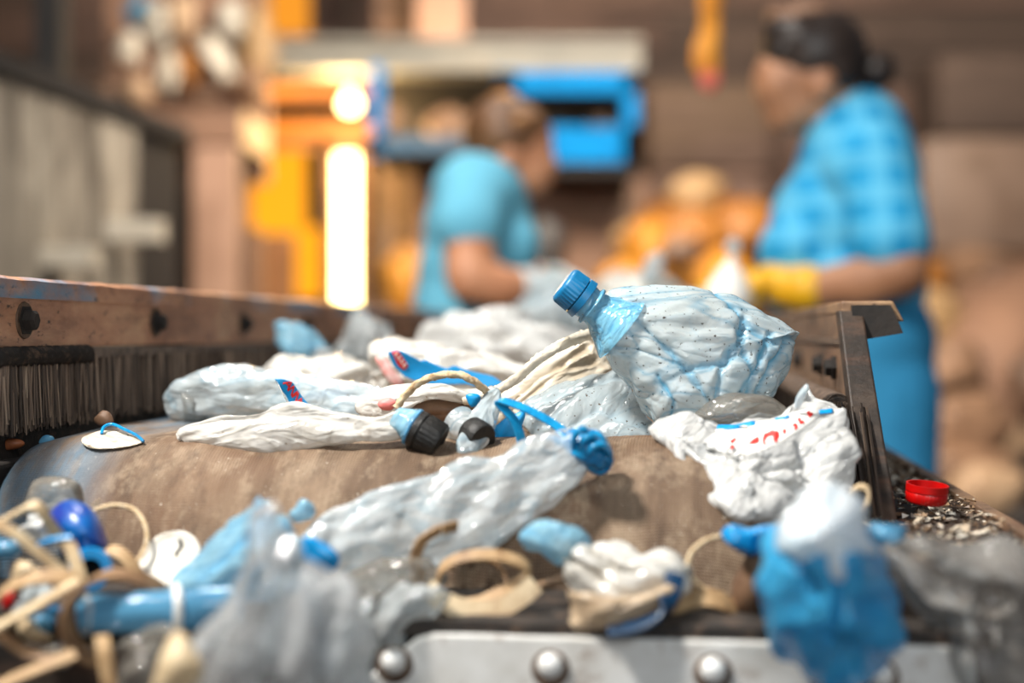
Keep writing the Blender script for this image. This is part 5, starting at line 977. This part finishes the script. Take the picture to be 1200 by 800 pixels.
# --- worker at right, blue checked shirt, facing left
D = 2.5
J = lambda x, y, dd=0.0: P(x, y, D + dd)
g = lambda x, z, dd: np.array([P(x, 0, D)[0], D + dd, z])
pr = thing('person', 'person in blue checked shirt and yellow gloves sorting waste at right', 'person', (P(1010, 0, D)[0], D, 0))
sk = skinmat('warm_skin', '#b98562', '#a06f50')
core = lambda e: [ell(J(1004, 205), (.092 + e, .16 + e, .09 + e)), ell(J(990, 268), (.118 + e, .155 + e, .12 + e)), ell(J(988, 334), (.126 + e, .16 + e, .11 + e)), cap(J(1004, 165), J(990, 330), .08 + e, .13 + e), ell(J(1018, 195, -.13), (.065 + e, .07 + e, .065 + e)), ell(J(1005, 195, .13), (.065 + e, .07 + e, .065 + e)), ell(J(932, 296, -.06), (.050 + e, .065 + e, .055 + e)), ell(J(932, 296, .06), (.050 + e, .065 + e, .055 + e))]
hips = lambda e: [ell(J(998, 400), (.125 + e, .175 + e, .11 + e)), ell(J(1000, 440), (.122 + e, .172 + e, .10 + e))]
legs = lambda e: [cap(g(1015, .84, s * .09), g(1022, .46, s * .10), .085 + e, .058 + e) for s in (-1, 1)] + [cap(g(1022, .46, s * .10), g(1034, .10, s * .10), .055 + e, .038 + e) for s in (-1, 1)]
head = [ell(J(955, 82), (.084, .073, .094), (0, -.25, 0)), ell(J(930, 122), (.052, .052, .052), (0, -.3, 0)), ell(J(918, 140), (.030, .036, .026)), ell(J(912, 100), (.045, .058, .06), (0, -.2, 0)),
        cap(J(900, 96), J(892, 114), .009, .013), ell(J(893, 115), (.013, .015, .011)), ell(J(900, 133), (.010, .022, .008)), ell(J(908, 86, -.028), (.02, .022, .009)), ell(J(908, 86, .028), (.02, .022, .009)),
        ell(J(966, 100, -.072), (.018, .012, .030), (0, .2, 0)), ell(J(966, 100, .072), (.018, .012, .030), (0, .2, 0)), cap(J(968, 112), J(1003, 172), .052, .062)]
arms = [cap(J(1030, 200, -.16), J(1054, 312, -.215), .056, .047), cap(J(1054, 316, -.215), J(1010, 332, -.19), .048, .044), cap(J(1010, 332, -.19), J(950, 338, -.15), .044, .031),
        cap(J(1005, 200, .16), J(1006, 312, .21), .056, .047), cap(J(1006, 316, .21), J(905, 338, .12), .048, .031)]
flesh('body', core(0) + hips(0) + legs(0) + head + arms, sk, pr)
bs = clothmat('blue_checked_cloth', '#2fa4d6', '#1d86bc', '#6fc6e6')
o = flesh('shirt', core(.014) + hips(.012)[:1] + [cap(J(1028, 198, -.16), J(1045, 282, -.20), .064, .066), cap(J(1005, 198, .16), J(1006, 282, .20), .070, .076), cap(J(990, 150), J(1012, 168), .058, .085)], bs, pr, 0.009, 5); o['label'] = 'blue checked short sleeved shirt'
o = flesh('collar', [cap(J(966, 172, -.045), J(1008, 140, -.055), .016, .02), cap(J(1008, 140, -.055), J(1020, 140, .03), .02, .02), cap(J(966, 172, .045), J(1012, 140, .055), .016, .02)], clothmat('blue_collar_cloth', '#1f8ec6', '#1879ac', None), pr, 0.007, 3)
o = flesh('trousers', hips(.016) + legs(.018), clothmat('blue_trouser_cloth', '#3f9ccb', '#2f86b6', None), pr, 0.010, 5); o['label'] = 'plain blue trousers'
hm = hairm('dark_brown_hair', '#1d1613', '#33261f')
hr = flesh('hair', [ell(J(958, 66), (.088, .084, .082), (0, -.3, 0)), ell(J(934, 52), (.066, .080, .054), (0, .45, 0)), ell(J(972, 88), (.056, .078, .056)), ell(J(912, 66), (.032, .068, .030), (0, .7, 0))], hm, pr, 0.007, 4)
flesh('hair_bun', [ell(J(1026, 84), (.034, .042, .034)), ell(J(1036, 80), (.022, .03, .024)), cap(J(992, 84), J(1020, 84), .02, .022)], hm, pr, 0.006, 3)
mesh_obj('hair_tie', *cord([J(1004 + 4 * math.cos(t), 78 + 16 * math.sin(t), .028 * math.cos(t)) for t in np.linspace(0, 6.28, 14)], 0.008, 40, 8), M['paint_blue'], pr)
o = flesh('headscarf', [ell(J(926, 30), (.050, .062, .018), (0, .55, 0)), ell(J(950, 17), (.042, .050, .016), (0, .2, 0))], solid('tan_scarf', '#a57e60', '#8a6650', 10), pr, 0.006, 4)
for s in (-1, 1): mesh_obj('eye', *ell(J(901, 95, s * .03), (.008, .012, .007), n=8), M['dark'], pr)
yg = solid('yellow_rubber', '#f5c020', '#e6a414', 12, 0.45, bump=0.2, bdist=0.003)
o = hand(J, (922, 336, -.13), (892, 326, -.11), 1, yg, pr, 'glove', D, (946, 338, -.148)); o['label'] = 'bright yellow rubber glove'
o = hand(J, (884, 338, .10), (856, 334, .06), 1, yg, pr, 'glove', D, (908, 338, .122))
for s in (-1, 1): feet(J, 1040, s * .10, -75, M['rubber'], pr)

# --- worker at left, light blue top, leaning right over the belt
D2 = 2.8
J2 = lambda x, y, dd=0.0: P(x, y, D2 + dd)
g2 = lambda x, z, dd: np.array([P(x, 0, D2)[0], D2 + dd, z])
pw = thing('person', 'person in light blue top leaning over the belt with white gloves', 'person', (P(508, 0, D2)[0], D2, 0))
sk2 = skinmat('fair_skin', '#d89a74', '#c4845f')
core2 = lambda e: [ell(J2(562, 232), (.085 + e, .160 + e, .075 + e), (0, .35, 0)), ell(J2(560, 268), (.095 + e, .150 + e, .105 + e), (0, .3, 0)), ell(J2(546, 318), (.082 + e, .145 + e, .11 + e), (0, .2, 0)), ell(J2(542, 360), (.085 + e, .150 + e, .10 + e)), cap(J2(568, 222), J2(543, 360), .07 + e, .082 + e),
        ell(J2(594, 286, -.06), (.052 + e, .062 + e, .050 + e)), ell(J2(594, 286, .06), (.052 + e, .062 + e, .050 + e)), ell(J2(606, 298, 0), (.030 + e, .09 + e, .030 + e)), ell(J2(556, 236, -.125), (.058 + e, .062 + e, .058 + e)), ell(J2(574, 236, .125), (.058 + e, .062 + e, .058 + e))]
hips2 = lambda e: [ell(J2(536, 400), (.10 + e, .165 + e, .10 + e)), ell(J2(530, 430), (.105 + e, .165 + e, .10 + e))]
legs2 = lambda e: [cap(g2(526, .84, s * .085), g2(518, .46, s * .095), .08 + e, .055 + e) for s in (-1, 1)] + [cap(g2(518, .46, s * .095), g2(508, .10, s * .095), .052 + e, .037 + e) for s in (-1, 1)]
head2 = [ell(J2(600, 172), (.078, .072, .090), (0, .55, 0)), ell(J2(620, 196), (.056, .055, .056)), ell(J2(626, 212), (.030, .036, .026)), cap(J2(640, 180), J2(648, 192), .009, .012), ell(J2(648, 193), (.012, .014, .010)), ell(J2(638, 207), (.010, .022, .008)), ell(J2(632, 172, -.028), (.02, .022, .01)), ell(J2(632, 172, .028), (.02, .022, .01)),
         ell(J2(596, 182, -.070), (.017, .011, .027)), ell(J2(596, 182, .070), (.017, .011, .027)), cap(J2(590, 192), J2(564, 226), .050, .058)]
arms2 = [cap(J2(552, 238, -.15), J2(550, 322, -.205), .052, .046), cap(J2(551, 326, -.205), J2(586, 336, -.19), .046, .042), cap(J2(586, 336, -.19), J2(622, 338, -.155), .042, .031), cap(J2(578, 238, .15), J2(592, 318, .20), .052, .044), cap(J2(592, 322, .20), J2(652, 332, .13), .044, .030)]
flesh('body', core2(0) + hips2(0) + legs2(0) + head2 + arms2, sk2, pw)
o = flesh('top', core2(.013) + hips2(.010)[:1] + [cap(J2(552, 236, -.145), J2(549, 262, -.17), .066, .068), cap(J2(576, 236, .145), J2(582, 262, .165), .066, .068)], clothmat('light_blue_jersey', '#7cc6de', '#62b2cf', None), pw, 0.009, 5); o['label'] = 'light blue short sleeved top'
flesh('trousers', hips2(.014) + legs2(.016), clothmat('dark_trouser_cloth', '#4a4038', '#3a322c', None), pw, 0.010, 5)
hm2 = hairm('light_brown_hair', '#7a5332', '#5c3d25')
flesh('hair', [ell(J2(592, 160), (.086, .084, .080), (0, .4, 0)), ell(J2(576, 180), (.050, .072, .060)), ell(J2(616, 148), (.052, .072, .042), (0, .6, 0))], hm2, pw, 0.007, 4)
o = flesh('hair_bun', [ell(J2(590, 122), (.034, .038, .028)), ell(J2(584, 130), (.026, .03, .024))], hairm('golden_hair', '#b9803f', '#8e5f2e'), pw, 0.006, 3)
mesh_obj('headband', *cord([J2(608 + 24 * math.cos(t) * .55, 150 + 30 * math.sin(t) * .3 - 6 * math.cos(t), .076 * math.sin(t)) for t in np.linspace(0, 6.28, 18)], 0.010, 50, 8), solid('tan_band', '#c08a58', '#a06f42', 10), pw)
for s in (-1, 1): mesh_obj('eye', *ell(J2(638, 178, s * .03), (.007, .011, .006), n=8), M['dark'], pw)
wg = solid('white_glove_cloth', '#d9e2e4', '#b9cbd2', 14, 0.7, bump=0.3, bdist=0.003)
o = hand(J2, (630, 340, -.15), (654, 342, -.13), 1, wg, pw, 'glove', D2, (612, 338, -.162)); o['label'] = 'pale white work glove'
hand(J2, (660, 336, .12), (682, 342, .10), 1, wg, pw, 'glove', D2, (648, 332, .132))
for s in (-1, 1): feet(J2, 504, s * .095, 70, M['rubber'], pw)
